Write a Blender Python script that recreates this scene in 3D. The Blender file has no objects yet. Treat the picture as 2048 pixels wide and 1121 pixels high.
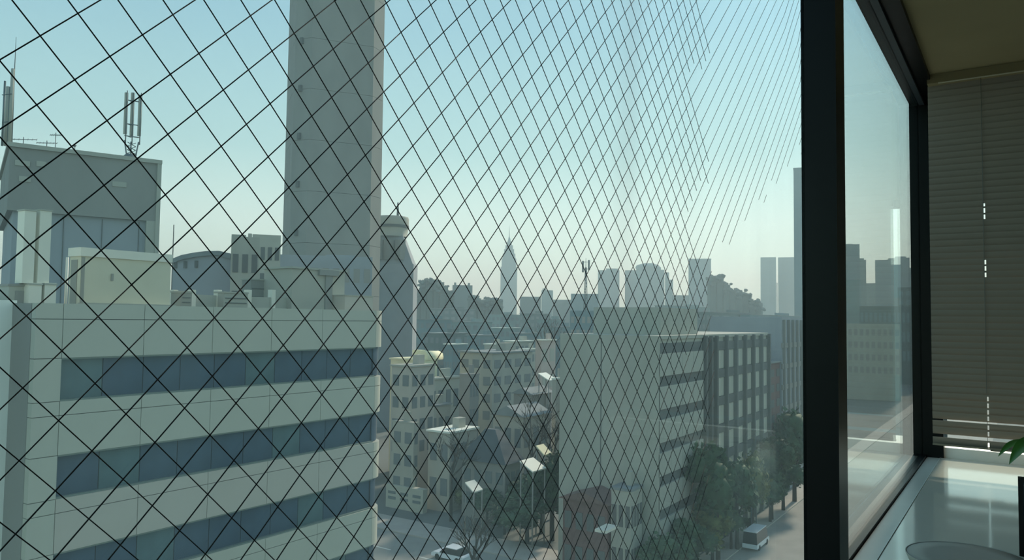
import bpy, bmesh, math, random
from mathutils import Vector, Matrix
random.seed(7)
S = bpy.context.scene
COL = S.collection
# ------------------------------------------------------------------ camera
# eye at the origin; X runs along the window wall (away, to the right), Y outwards, Z up. metres.
RM = ((0.55590967, -0.04927505, -0.82978094), (-0.83114091, -0.01732758, -0.55579181), (0.01300857, 0.99863493, -0.05058708))
FPX, CX, CY = 1524.0, 1024.0, 560.5
cam_d = bpy.data.cameras.new('camera')
cam_d.sensor_fit = 'HORIZONTAL'; cam_d.sensor_width = 36.0; cam_d.lens = 36.0 * FPX / 2048
cam_d.clip_start = 0.02; cam_d.clip_end = 20000
cam = bpy.data.objects.new('camera', cam_d); COL.objects.link(cam)
cam.matrix_world = Matrix(RM).to_4x4()
S.camera = cam
S.view_settings.view_transform = 'Standard'
S.view_settings.look = 'None'
S.view_settings.exposure = 0.0
S.view_settings.gamma = 1.0
S.view_settings.use_curve_mapping = False
S.cycles.max_bounces = 8
S.cycles.transparent_max_bounces = 24
S.cycles.diffuse_bounces = 4
S.cycles.glossy_bounces = 4
S.cycles.volume_bounces = 0
S.cycles.sample_clamp_indirect = 4.0
S.cycles.use_denoising = True

# ------------------------------------------------------------------ sky and sun
SUN_AZ, SUN_EL = math.radians(1.0), math.radians(29)
sun_dir = Vector((math.cos(SUN_EL) * math.cos(SUN_AZ), math.cos(SUN_EL) * math.sin(SUN_AZ), math.sin(SUN_EL)))
w = bpy.data.worlds.new('world'); S.world = w; w.use_nodes = True
nt = w.node_tree; nt.nodes.clear()
def N(t, **k):
    n = nt.nodes.new(t)
    for a, b in k.items(): setattr(n, a, b)
    return n
out = N('ShaderNodeOutputWorld'); bg = N('ShaderNodeBackground'); tc = N('ShaderNodeTexCoord')
sep = N('ShaderNodeSeparateXYZ'); ramp = N('ShaderNodeValToRGB')
nt.links.new(tc.outputs['Generated'], sep.inputs[0])
mr = N('ShaderNodeMapRange'); mr.inputs['From Min'].default_value = -0.1; mr.inputs['From Max'].default_value = 1.0
nt.links.new(sep.outputs['Z'], mr.inputs['Value']); nt.links.new(mr.outputs[0], ramp.inputs[0])
stops = [(-0.1, (.38, .50, .48)), (-0.02, (.85, 1.40, 1.12)), (0.0, (1.0, 1.78, 1.36)), (.06, (.92, 1.42, 1.22)), (.12, (.86, 1.23, 1.16)),
         (.21, (.50, .86, .90)), (.36, (.33, .64, .80)), (.7, (.27, .46, .66)), (1.0, (.2, .36, .58))]
el = ramp.color_ramp.elements
while len(el) < len(stops): el.new(0.5)
for e, (z, c) in zip(el, stops): e.position = (z + .1) / 1.1; e.color = (*c, 1)
dot = N('ShaderNodeVectorMath', operation='DOT_PRODUCT'); dot.inputs[1].default_value = sun_dir
nt.links.new(tc.outputs['Generated'], dot.inputs[0])
mx = N('ShaderNodeMath', operation='MAXIMUM'); mx.inputs[1].default_value = 0; nt.links.new(dot.outputs['Value'], mx.inputs[0])
pw = N('ShaderNodeMath', operation='POWER'); pw.inputs[1].default_value = 22.0; nt.links.new(mx.outputs[0], pw.inputs[0])
gl = N('ShaderNodeMath', operation='MULTIPLY_ADD'); gl.inputs[1].default_value = 0.5; gl.inputs[2].default_value = 1.0
nt.links.new(pw.outputs[0], gl.inputs[0])
nt.links.new(ramp.outputs[0], bg.inputs['Color']); nt.links.new(gl.outputs[0], bg.inputs['Strength'])
nt.links.new(bg.outputs[0], out.inputs['Surface'])

sd = bpy.data.lights.new('sun', 'SUN'); sd.energy = 4.3; sd.angle = math.radians(5); sd.color = (1.0, .92, .76)
so = bpy.data.objects.new('sun', sd); COL.objects.link(so)
so.rotation_euler = (-sun_dir).to_track_quat('-Z', 'Y').to_euler()

# ------------------------------------------------------------------ helpers
def lin(c): 
    c = c / 255.0
    return c / 12.92 if c <= .04045 else ((c + .055) / 1.055) ** 2.4
MATS = {}
def mat(name, rgb, rough=.8, var=.08, scale=3.0, metal=0.0, bump=0.0, spec=.3, stretch=(1, 1, 1)):
    if name in MATS: return MATS[name]
    m = bpy.data.materials.new(name); m.use_nodes = True
    t = m.node_tree; b = t.nodes['Principled BSDF']
    col = tuple(lin(v) for v in rgb)
    tcn = t.nodes.new('ShaderNodeTexCoord'); mp = t.nodes.new('ShaderNodeMapping'); mp.inputs['Scale'].default_value = stretch
    nz = t.nodes.new('ShaderNodeTexNoise'); nz.inputs['Scale'].default_value = scale; nz.inputs['Detail'].default_value = 4
    rp = t.nodes.new('ShaderNodeValToRGB')
    rp.color_ramp.elements[0].position = .3; rp.color_ramp.elements[1].position = .72
    rp.color_ramp.elements[0].color = (*[v * (1 - var) for v in col], 1)
    rp.color_ramp.elements[1].color = (*[min(1, v * (1 + var)) for v in col], 1)
    t.links.new(tcn.outputs['Object'], mp.inputs[0]); t.links.new(mp.outputs[0], nz.inputs['Vector'])
    t.links.new(nz.outputs[0], rp.inputs[0]); t.links.new(rp.outputs[0], b.inputs['Base Color'])
    b.inputs['Roughness'].default_value = rough; b.inputs['Metallic'].default_value = metal
    b.inputs['Specular IOR Level'].default_value = spec
    if bump:
        bp = t.nodes.new('ShaderNodeBump'); bp.inputs['Strength'].default_value = bump; bp.inputs['Distance'].default_value = .02
        t.links.new(nz.outputs[0], bp.inputs['Height']); t.links.new(bp.outputs[0], b.inputs['Normal'])
    MATS[name] = m
    return m

def glass_mat(name, tint, film=0.0, refl=.8):
    m = bpy.data.materials.new(name); m.use_nodes = True; t = m.node_tree; t.nodes.clear()
    o = t.nodes.new('ShaderNodeOutputMaterial'); tr = t.nodes.new('ShaderNodeBsdfTransparent'); tr.inputs[0].default_value = (*tint, 1)
    g = t.nodes.new('ShaderNodeBsdfGlossy'); g.inputs['Roughness'].default_value = 0.015; g.inputs['Color'].default_value = (.95, 1, .98, 1)
    lw = t.nodes.new('ShaderNodeLayerWeight'); lw.inputs['Blend'].default_value = .5
    p = t.nodes.new('ShaderNodeMath'); p.operation = 'POWER'; p.inputs[1].default_value = 5
    a = t.nodes.new('ShaderNodeMath'); a.operation = 'MULTIPLY_ADD'; a.inputs[1].default_value = refl; a.inputs[2].default_value = .035
    t.links.new(lw.outputs['Facing'], p.inputs[0]); t.links.new(p.outputs[0], a.inputs[0])
    base = tr
    if film:
        # dust film on the outer face, in vertical rain streaks
        d = t.nodes.new('ShaderNodeBsdfTranslucent'); d.inputs[0].default_value = (.78, .86, .84, 1)
        tcn = t.nodes.new('ShaderNodeTexCoord'); mp = t.nodes.new('ShaderNodeMapping'); mp.inputs['Scale'].default_value = (1, 1, .16)
        nz = t.nodes.new('ShaderNodeTexNoise'); nz.inputs['Scale'].default_value = 7; nz.inputs['Detail'].default_value = 5
        fr = t.nodes.new('ShaderNodeMapRange'); fr.inputs['From Min'].default_value = .35; fr.inputs['From Max'].default_value = .75
        fr.inputs['To Min'].default_value = film * .6; fr.inputs['To Max'].default_value = film * 1.6
        t.links.new(tcn.outputs['Object'], mp.inputs[0]); t.links.new(mp.outputs[0], nz.inputs['Vector']); t.links.new(nz.outputs[0], fr.inputs['Value'])
        # one wide leaning band down the sheet, denser and pinker than the film
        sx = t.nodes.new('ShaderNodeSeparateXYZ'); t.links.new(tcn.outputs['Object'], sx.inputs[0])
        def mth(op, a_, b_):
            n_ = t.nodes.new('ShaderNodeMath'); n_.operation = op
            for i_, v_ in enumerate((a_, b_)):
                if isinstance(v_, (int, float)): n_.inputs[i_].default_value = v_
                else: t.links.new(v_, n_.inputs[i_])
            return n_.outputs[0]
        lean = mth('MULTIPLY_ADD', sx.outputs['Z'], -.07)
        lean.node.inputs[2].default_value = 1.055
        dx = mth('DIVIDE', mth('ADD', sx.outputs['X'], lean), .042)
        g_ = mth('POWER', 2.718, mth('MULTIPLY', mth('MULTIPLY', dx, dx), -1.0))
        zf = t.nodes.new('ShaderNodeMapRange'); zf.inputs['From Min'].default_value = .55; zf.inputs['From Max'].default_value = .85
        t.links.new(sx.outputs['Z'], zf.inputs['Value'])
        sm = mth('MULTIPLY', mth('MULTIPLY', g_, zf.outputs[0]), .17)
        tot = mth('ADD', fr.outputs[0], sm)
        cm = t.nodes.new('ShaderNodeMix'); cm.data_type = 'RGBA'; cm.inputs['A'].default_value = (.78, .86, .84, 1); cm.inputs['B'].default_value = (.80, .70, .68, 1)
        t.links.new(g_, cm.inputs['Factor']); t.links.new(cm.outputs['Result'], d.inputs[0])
        mf = t.nodes.new('ShaderNodeMixShader'); t.links.new(tot, mf.inputs[0]); t.links.new(tr.outputs[0], mf.inputs[1]); t.links.new(d.outputs[0], mf.inputs[2])
        base = mf
    mixs = t.nodes.new('ShaderNodeMixShader')
    t.links.new(a.outputs[0], mixs.inputs[0]); t.links.new(base.outputs[0], mixs.inputs[1]); t.links.new(g.outputs[0], mixs.inputs[2])
    t.links.new(mixs.outputs[0], o.inputs['Surface'])
    MATS[name] = m
    return m

ORG = {}
def empty(name, loc, label=None, cat=None, group=None, kind=None):
    o = bpy.data.objects.new(name, None); COL.objects.link(o); o.location = loc; o.empty_display_size = .1
    ORG[o.name] = Vector(loc); tag(o, label, cat, group, kind)
    return o
def tag(o, label=None, cat=None, group=None, kind=None):
    if label: o['label'] = label
    if cat: o['category'] = cat
    if group: o['group'] = group
    if kind: o['kind'] = kind
    return o
def link(name, me, parent=None, org=None):
    o = bpy.data.objects.new(name, me); COL.objects.link(o)
    if parent is not None: o.parent = parent
    return o

class MB:
    def __init__(s): s.v = []; s.f = []; s.sm = []
    def add(s, vs, fs, smooth=False):
        n = len(s.v); s.v += [tuple(v) for v in vs]; s.f += [tuple(i + n for i in f) for f in fs]; s.sm += [smooth] * len(fs)
        return s
    def box(s, x0, x1, y0, y1, z0, z1):
        return s.add([(x0, y0, z0), (x1, y0, z0), (x1, y1, z0), (x0, y1, z0), (x0, y0, z1), (x1, y0, z1), (x1, y1, z1), (x0, y1, z1)],
                     [(0, 3, 2, 1), (4, 5, 6, 7), (0, 1, 5, 4), (1, 2, 6, 5), (2, 3, 7, 6), (3, 0, 4, 7)])
    def prism(s, poly, z0, z1, poly2=None):
        n = len(poly); p2 = poly2 or poly
        return s.add([(x, y, z0) for x, y in poly] + [(x, y, z1) for x, y in p2],
                     [tuple(range(n - 1, -1, -1)), tuple(range(n, 2 * n))] + [(i, (i + 1) % n, n + (i + 1) % n, n + i) for i in range(n)])
    def tube(s, p, q, r0, r1=None, n=6, smooth=True):
        p, q = Vector(p), Vector(q); r1 = r0 if r1 is None else r1
        d = (q - p).normalized(); a = d.orthogonal().normalized(); b = d.cross(a)
        vs = []
        for c, r in ((p, r0), (q, r1)):
            for i in range(n):
                t = 2 * math.pi * i / n; vs.append(c + a * (r * math.cos(t)) + b * (r * math.sin(t)))
        s.add(vs, [(i, (i + 1) % n, n + (i + 1) % n, n + i) for i in range(n)], smooth)
        n0 = len(s.v) - 2 * n
        s.f += [tuple(n0 + i for i in range(n - 1, -1, -1)), tuple(n0 + n + i for i in range(n))]; s.sm += [False, False]
        return s
    def lathe(s, c, prof, n=32):
        c = Vector(c); vs = []
        for r, z in prof:
            for i in range(n):
                t = 2 * math.pi * i / n; vs.append(c + Vector((r * math.cos(t), r * math.sin(t), z)))
        fs = [(j * n + i, j * n + (i + 1) % n, (j + 1) * n + (i + 1) % n, (j + 1) * n + i) for j in range(len(prof) - 1) for i in range(n)]
        return s.add(vs, fs, True)
    def blob(s, c, rx, ry, rz, rnd, amp=.25, sub=2):
        bm = bmesh.new(); bmesh.ops.create_icosphere(bm, subdivisions=sub, radius=1)
        ph = [rnd.uniform(0, 6) for _ in range(6)]
        vs = []
        for v in bm.verts:
            k = 1 + amp * (math.sin(4 * v.co.x + ph[0]) * math.sin(5 * v.co.y + ph[1]) + .6 * math.sin(7 * v.co.z + ph[2]) * math.sin(6 * v.co.x + ph[3])) + rnd.uniform(-.07, .07)
            vs.append((c[0] + v.co.x * rx * k, c[1] + v.co.y * ry * k, c[2] + v.co.z * rz * k))
        fs = [tuple(v.index for v in f.verts) for f in bm.faces]; bm.free()
        return s.add(vs, fs, True)
    def mesh(s, name, m, org=(0, 0, 0)):
        me = bpy.data.meshes.new(name)
        me.from_pydata([(v[0] - org[0], v[1] - org[1], v[2] - org[2]) for v in s.v], [], s.f)
        me.polygons.foreach_set('use_smooth', s.sm); me.materials.append(m); me.update()
        return me
    def build(s, name, m, parent=None):
        if parent is not None: org = ORG[parent.name]
        else:
            xs, ys, zs = zip(*s.v); org = Vector(((min(xs) + max(xs)) / 2, (min(ys) + max(ys)) / 2, min(zs)))
        o = link(name, s.mesh(name, m, org), parent)
        if parent is None: o.location = org
        ORG[o.name] = Vector(org)
        return o

CUBES = {}
def piece(name, m, x0, x1, y0, y1, z0, z1, parent=None):
    """one box piece; all pieces of one material share a unit mesh"""
    if m.name not in CUBES:
        CUBES[m.name] = MB().box(-.5, .5, -.5, .5, -.5, .5).mesh('piece_' + m.name, m)
    o = link(name, CUBES[m.name], parent)
    c = Vector(((x0 + x1) / 2, (y0 + y1) / 2, (z0 + z1) / 2)); o.location = c - (ORG[parent.name] if parent is not None else Vector((0, 0, 0)))
    o.scale = (abs(x1 - x0), abs(y1 - y0), abs(z1 - z0))
    return o
def struct(name, mb, m, parent=None):
    return tag(mb.build(name, m, parent), kind='structure' if parent is None else None)

def ray(px, py):
    v = ((px - CX) / FPX, -(py - CY) / FPX, -1.0)
    return Vector([sum(RM[i][j] * v[j] for j in range(3)) for i in range(3)])
def at(px, py, D): return ray(px, py) * D
def atY(px, py, Y): r = ray(px, py); return r * (Y / r.y)
def atX(px, py, X): r = ray(px, py); return r * (X / r.x)
def atZ(px, py, Z): r = ray(px, py); return r * (Z / r.z)
VIEW = math.atan2(RM[1][2], RM[0][2]) + math.pi        # heading of the view axis
GZ = -26.0
D_WIN = .42

# ------------------------------------------------------------------ materials
m_black = mat('black_frame', (8, 11, 12), .36, .1, 20, spec=.22)
m_bead = mat('grey_bead', (58, 70, 76), .4, .05, 12)
m_sill = mat('grey_sill_paint', (206, 206, 194), .32, .05, 6, spec=.5)
m_counter = mat('white_laminate', (232, 226, 208), .10, .02, 5, spec=1.0)
m_sillw = mat('white_sill_paint', (238, 240, 236), .35, .02, 5, spec=.5)
m_edge = mat('counter_edge', (225, 228, 222), .3, .02, 5)
m_ceil = mat('ceiling_paint', (162, 148, 112), .85, .04, 4)
m_wall = mat('wall_paint', (150, 148, 125), .85, .04, 4)
m_floor = mat('carpet', (85, 85, 82), .95, .15, 60)
m_slat = mat('blind_slat', (150, 136, 122), .5, .05, 8, spec=.4, stretch=(1, .15, 3))
m_slat_dark = mat('blind_rail', (136, 128, 112), .5, .05, 8)
m_cord = mat('ladder_tape', (118, 118, 114), .7, .05, 30)
m_bright_line = mat('bright_line_paint', (232, 222, 196), .35, .03, 8, spec=.6)
m_dish = mat('grey_ceramic', (172, 168, 156), .65, .04, 10, spec=.15)
m_blackp = mat('black_plastic', (14, 15, 16), .35, .05, 12, spec=.4)
m_leaf = mat('glossy_leaf', (62, 112, 34), .38, .25, 9, spec=.5)
m_pot = mat('plant_pot', (196, 190, 178), .6, .05, 8)
m_soil = mat('potting_soil', (52, 42, 34), .95, .3, 40)
m_wire = mat('steel_wire', (16, 20, 22), .5, .05, 30)
g_wired = glass_mat('wired_glass', (.95, .985, .975), film=.0, refl=.06)
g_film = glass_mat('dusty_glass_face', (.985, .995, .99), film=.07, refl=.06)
g_clear = glass_mat('clear_glass', (.95, .985, .975), film=.0, refl=.62)

m_pan = mat('facade_panel', (184, 182, 168), .75, .05, .8, stretch=(1, 1, .3))
m_panel_warm = mat('facade_panel_warm', (188, 180, 168), .75, .05, .8)
m_joint = mat('joint_dark', (104, 106, 104), .9, .05, 2)
m_glassb = mat('dark_window_glass', (70, 88, 104), .12, .2, 1.2, spec=.5)
m_glassb2 = mat('teal_window_glass', (86, 108, 112), .14, .2, 1.2, spec=.5)
m_glassc = mat('curved_window_glass', (70, 88, 104), .55, .2, 1.2, spec=.15)
m_sillb = mat('window_ledge', (120, 130, 122), .8, .05, 2)
m_conc = mat('concrete', (172, 170, 158), .85, .08, .5, stretch=(1, 1, .3))
m_conc_d = mat('concrete_dark', (146, 144, 138), .85, .08, .4, stretch=(1, 1, .3))
m_blue = mat('blue_grey_wall', (154, 158, 162), .8, .06, .4)
m_wing = mat('pale_wing_wall', (232, 232, 222), .75, .04, .6)
m_cream = mat('cream_metal', (208, 200, 176), .6, .04, 1)
m_cream_d = mat('cream_shade_louver', (150, 148, 138), .7, .05, 1)
m_white = mat('white_metal', (226, 220, 204), .5, .03, 1)
m_wroof = mat('white_roof', (238, 238, 224), .7, .05, .6)
m_groof = mat('grey_roof', (132, 138, 138), .85, .15, .5)
m_droof = mat('dark_roof', (78, 86, 92), .8, .15, .6)
m_win = mat('soft_window', (112, 120, 122), .45, .08, .6)
m_rroof = mat('red_brown_roof', (122, 96, 90), .85, .15, .6)
m_beige = mat('beige_wall', (178, 173, 160), .85, .08, .5)
m_pink = mat('pink_wall', (194, 176, 166), .85, .06, .5)
m_yell = mat('pale_yellow_wall', (240, 234, 196), .75, .05, .5)
m_red = mat('red_brick_wall', (116, 90, 86), .85, .12, 2)
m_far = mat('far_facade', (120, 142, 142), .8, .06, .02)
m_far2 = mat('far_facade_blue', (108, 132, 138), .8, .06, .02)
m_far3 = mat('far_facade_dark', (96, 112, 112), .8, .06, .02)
m_steel = mat('galvanised_steel', (96, 108, 110), .5, .05, 3, metal=.3)
m_tree = mat('tree_leaves', (66, 88, 62), .8, .35, .8)
m_tree2 = mat('olive_leaves', (98, 104, 62), .8, .35, .8)
m_wood_far = mat('woodland', (78, 96, 92), .9, .2, .08)
m_trunk = mat('bark', (66, 60, 54), .9, .2, 4)
m_ground = mat('city_ground', (118, 122, 118), .95, .2, .05)
m_road = mat('asphalt', (150, 148, 140), .9, .08, .4)
m_pave = mat('pavement', (176, 170, 160), .9, .08, .6)
m_paint = mat('road_paint', (215, 215, 205), .8, .05, 2)
m_carw = mat('car_white', (226, 232, 236), .25, .02, 2, spec=.6)
m_card = mat('car_dark', (62, 68, 74), .25, .04, 2, spec=.6)
m_carglass = mat('car_glass', (36, 44, 50), .1, .05, 2, spec=.7)
m_tyre = mat('tyre', (28, 28, 28), .9, .05, 6)
m_peach = mat('sunlit_patch_board', (244, 204, 168), .7, .05, 1)

# ------------------------------------------------------------------ ground, streets, haze
struct('ground', MB().add([(-3000, -3000, GZ), (7000, -3000, GZ), (7000, 7000, GZ), (-3000, 7000, GZ)], [(0, 1, 2, 3)]), m_ground)
struct('road', MB().box(-60, 400, 6, 27.2, GZ - .2, GZ + .03), m_road)
struct('pavement', MB().box(-60, 400, 27.2, 30.0, GZ - .2, GZ + .16), m_pave)
struct('side_road', MB().box(60.5, 70.0, 28.6, 160, GZ - .2, GZ + .03), m_road)
struct('side_pavement', MB().box(70.0, 75.0, 42, 160, GZ - .2, GZ + .16), m_pave)
for k in range(10):
    piece('lane_mark', m_paint, 62 + k * 10, 67 + k * 10, 15.1, 15.3, GZ + .03, GZ + .04).__setitem__('kind', 'structure')
for k in range(8):
    piece('side_lane_mark', m_paint, 64.4, 64.6, 32 + k * 9, 37 + k * 9, GZ + .03, GZ + .04).__setitem__('kind', 'structure')

hm = bpy.data.materials.new('city_haze'); hm.use_nodes = True; ht = hm.node_tree; ht.nodes.clear()
ho = ht.nodes.new('ShaderNodeOutputMaterial'); hv = ht.nodes.new('ShaderNodeVolumeScatter')
hv.inputs['Color'].default_value = (.70, .92, 1.0, 1); hv.inputs['Density'].default_value = 0.00056; hv.inputs['Anisotropy'].default_value = .35
ht.links.new(hv.outputs[0], ho.inputs['Volume'])
hz = MB().box(5.2, 4200, -900, 3600, GZ - .6, 230).build('city_haze', hm)
tag(hz, 'thin blue green haze hanging over the whole city', 'haze', kind='stuff')

# ------------------------------------------------------------------ room shell
CE, FL, XW = 1.142, -1.38, 4.32        # ceiling, floor, right wall
struct('floor', MB().box(-2.6, XW + .25, -3.1, .5, FL - .1, FL), m_floor)
struct('ceiling', MB().box(-2.6, XW + .25, -3.1, .333, CE, CE + .15), m_ceil)
struct('wall_back', MB().box(-2.6, XW + .25, -3.2, -3.0, FL, CE), m_wall)
struct('wall_left', MB().box(-2.7, -2.5, -3.0, .46, FL, CE), m_wall)
struct('wall_front', MB().box(-2.5, XW + .25, .40, .47, FL, -.70).box(-2.5, XW + .25, .333, .47, CE, CE + .3), m_wall)
WY0, WZ1 = -1.35, .64
struct('wall_right', MB().box(XW, XW + .22, -3.0, WY0, FL, CE).box(XW, XW + .22, WY0, .33, FL, -.70).box(XW, XW + .22, WY0, .33, WZ1, CE), m_wall)

# window_1 : black metal frame, wired pane, clear pane
w1 = empty('window_1', (1.9, D_WIN, -.66), kind='structure')
MB().box(1.861, 1.963, .350, .4275, -.655, CE).build('mullion', m_black, w1)
MB().box(-2.5, XW, .333, .462, 1.119, CE).build('head_rail', m_black, w1)
MB().box(1.963, 4.30, .392, .416, 1.104, 1.119).build('glazing_bead', m_bead, w1)
MB().box(XW - .02, XW + .22, .331, .462, -.70, CE).build('corner_post', m_black, w1)
MB().box(-2.5, XW - .02, .405, .462, -.70, -.645).build('bottom_rail', m_black, w1)
MB().box(-2.5, -2.42, .35, .462, -.655, CE).build('jamb', m_black, w1)
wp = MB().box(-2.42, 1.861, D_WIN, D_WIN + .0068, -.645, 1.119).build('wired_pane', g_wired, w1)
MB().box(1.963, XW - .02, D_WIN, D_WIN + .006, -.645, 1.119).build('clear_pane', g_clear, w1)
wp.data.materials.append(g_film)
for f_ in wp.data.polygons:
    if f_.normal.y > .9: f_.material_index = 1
# wires in the glass, two crossing families
wires = MB(); YW = D_WIN + .0034; WR = .00043
def clipseg(fx, x0, x1, z0=-.645, z1=1.119, ok=None):
    n = 240; run = []; segs = []
    for i in range(n + 1):
        x = x0 + (x1 - x0) * i / n; z = fx(x)
        if z0 <= z <= z1 and (ok is None or ok(x, z)): run.append((x, z))
        else:
            if len(run) > 1: segs.append((run[0], run[-1]))
            run = []
    if len(run) > 1: segs.append((run[0], run[-1]))
    return segs
def wire_run(a, za, b, zb, y, n=8):
    pts = []
    for i in range(n + 1):
        x, z = a + (b - a) * i / n, za + (zb - za) * i / n
        x *= 1 + .026 * (z - .1)                       # the mesh lies a little out of square in the sheet
        pts.append((min(x, 1.8605), y, z))
    for p, q in zip(pts, pts[1:]):
        if p[0] < 1.86 or q[0] < 1.86: wires.tube(p, q, WR, n=4)
pa, pb = atY(1440, 520, D_WIN), atY(1610, 290, D_WIN)
def zcut(x): return pa.z + (pb.z - pa.z) * (x - pa.x) / (pb.x - pa.x)
pc = atY(1432, 640, D_WIN)
def ok_rise(x, z): return x < pc.x - .02 * math.sin(z * 23) or z > zcut(x) + .02 * math.sin(x * 61)
def ok_fall(x, z): return x < pc.x - .06 + .05 * math.sin(z * 31)
for k in range(-90, 40):
    c = .0420 + .0366 * k
    for (a, za), (b, zb) in clipseg(lambda x: x - c, -2.4, 1.861, ok=ok_rise):
        wire_run(a, za, b, zb, YW)
for k in range(-95, 60):
    s_ = .33166 + .0366 * k
    for (a, za), (b, zb) in clipseg(lambda x: s_ - x, -2.4, 1.861, ok=ok_fall):
        wire_run(a, za, b, zb, YW + .0007)
tag(wires.build('wire_mesh', m_wire, wp), kind='stuff')
struct('trim_1', MB().box(-2.5, XW - .02, .3465, .402, -.70, -.6555), m_sill)      # painted window board

# window_2 in the right wall, behind the blind
w2 = empty('window_2', (XW, -.5, -.66), kind='structure')
MB().box(XW + .02, XW + .09, WY0, .331, WZ1 - .04, WZ1).box(XW + .02, XW + .09, WY0, WY0 + .05, -.70, WZ1).build('window_frame', m_black, w2)
MB().box(XW + .05, XW + .056, WY0 + .05, .331, -.604, WZ1 - .04).build('window_pane', g_clear, w2)
MB().box(XW, XW + .30, WY0, .331, -.70, -.604).build('window_sill', m_sillw, w2)

# ------------------------------------------------------------------ counter
ct = MB(); ct.box(-2.49, XW, -.75, .3445, -.6932, -.6532)
o = ct.build('counter', m_counter)
bv = o.modifiers.new('bevel', 'BEVEL'); bv.width = .003; bv.segments = 2
tag(o, 'long glossy white counter running under the windows', 'counter')
root_c = o
MB().box(-2.49, XW, .3446, .3462, -.6930, -.6515).build('edge_strip', m_edge, o)
MB().box(-2.49, XW, -.70, -.66, FL, -.6932).build('support_panel', m_edge, o)

# ------------------------------------------------------------------ blind
XB, YB0, YB1 = 3.9435, -1.45, .345
bl = empty('venetian_blind', (XB, -.5, 1.14), 'closed dark grey venetian blind hanging before the side window', 'blind')
hr = MB().box(XB - .03, XB + .03, YB0, YB1, 1.100, 1.141).build('headrail', m_ceil, bl)
tag(MB().box(XB - .033, XB - .030, YB0, .30, 1.0945, 1.0995).build('bright_line_lip', m_bright_line, hr), 'pale headrail lip painted as a bright line of light')  # pale colour stands in for a bright line of light along the rail
YC = .1315
PITCH, HW = .0286, .0168
def slat_mesh(hole):
    prof = []                                       # nearly closed, slightly bowed strip
    tilt = math.radians(76)
    for i in range(6):
        t = -1 + 2 * i / 5
        a = t * HW; b = .0022 * (1 - t * t)
        prof.append((-(a * math.cos(tilt)) - b * math.sin(tilt), a * math.sin(tilt) - b * math.cos(tilt)))
    mb = MB()
    def strip(y0, y1, rows):
        for i in rows:
            (xa, za), (xb, zb) = prof[i], prof[i + 1]
            th = .0007
            mb.add([(xa, y0, za), (xa, y1, za), (xb, y1, zb), (xb, y0, zb), (xa + th, y0, za), (xa + th, y1, za), (xb + th, y1, zb), (xb + th, y0, zb)],
                   [(0, 3, 2, 1), (4, 5, 6, 7), (0, 1, 5, 4), (2, 3, 7, 6), (1, 2, 6, 5), (3, 0, 4, 7)])
    if hole:
        strip(YB0, YC - .0032, range(5)); strip(YC + .0032, YB1, range(5)); strip(YC - .0032, YC + .0032, (0, 4))
    else: strip(YB0, YB1, range(5))
    return mb.mesh('slat_punched' if hole else 'slat', m_slat, (0, -.5, 0))
me_s, me_h = slat_mesh(False), slat_mesh(True)
z = 1.0775; zs = []
while z > -.40: zs.append(z); z -= PITCH
n_up = len(zs)
zs = [1.0775 - PITCH * i for i in range(60) if 1.0775 - PITCH * i > -.41]
zs += [zs[-1] - PITCH * 1.32]
while zs[-1] - PITCH > -.492: zs.append(zs[-1] - PITCH)
zs += [-.5225]
for i, zz in enumerate(zs):
    py = 651 - zz / (XB * .83 + .13 * .55) * FPX
    punched = 395 < py < 445 or 515 < py < 560 or py > 795
    so_ = link('slat', me_h if punched else me_s, bl); so_.location = (0, 0, zz - 1.14)
    so_.rotation_euler = (random.uniform(-.0008, .0008), random.uniform(-.05, .05), 0)
br_ = MB().box(XB - .014, XB + .012, YB0, YB1, -.5425, -.5345).build('bottom_rail', m_slat_dark, bl)
MB().box(XB - .016, XB - .002, .075, .125, -.5475, -.5425).build('rail_clip', m_slat_dark, br_)
cords = MB()
for yy in (YC, -.55, -1.2):
    cords.tube((XB - .0105, yy + .004, 1.1), (XB - .0105, yy + .004, -.30), .0011, n=5)
    cords.tube((XB + .0125, yy + .004, 1.1), (XB + .0125, yy + .004, -.535), .0009, n=5)
cords.build('ladder_cord', m_cord, bl)

# ------------------------------------------------------------------ things on the counter
CT = -.6532
ds = empty('round_dish', (2.37, .128, CT), 'shallow round grey dish on the white counter', 'dish')
MB().lathe((2.37, .128, CT), [(.0, .012), (.118, .012), (.138, .024), (.1455, .038), (.148, .040), (.1495, .038), (.141, .018), (.12, .004), (.10, 0), (.0, 0)], 64).build('bowl', m_dish, ds)
MB().lathe((2.37, .128, CT), [(.0, .0385), (.1, .0388), (.1452, .0385), (.1452, .0372), (.0, .0372)], 64).build('lid', m_dish, ds)
# black upright panel
k0 = Vector((2.615, .0185, 0))
pn = empty('black_panel', (2.62, -.12, CT), 'black upright panel on the counter behind the grey dish', 'screen')
MB().box(2.610, 2.626, -.30, .0185, CT + .004, CT + .224).build('casing', m_blackp, pn)
MB().box(2.6085, 2.610, -.288, .007, CT + .018, CT + .212).build('screen_face', m_carglass, pn)
MB().box(2.58, 2.68, -.20, -.08, CT, CT + .006).build('foot', m_blackp, pn)
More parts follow.
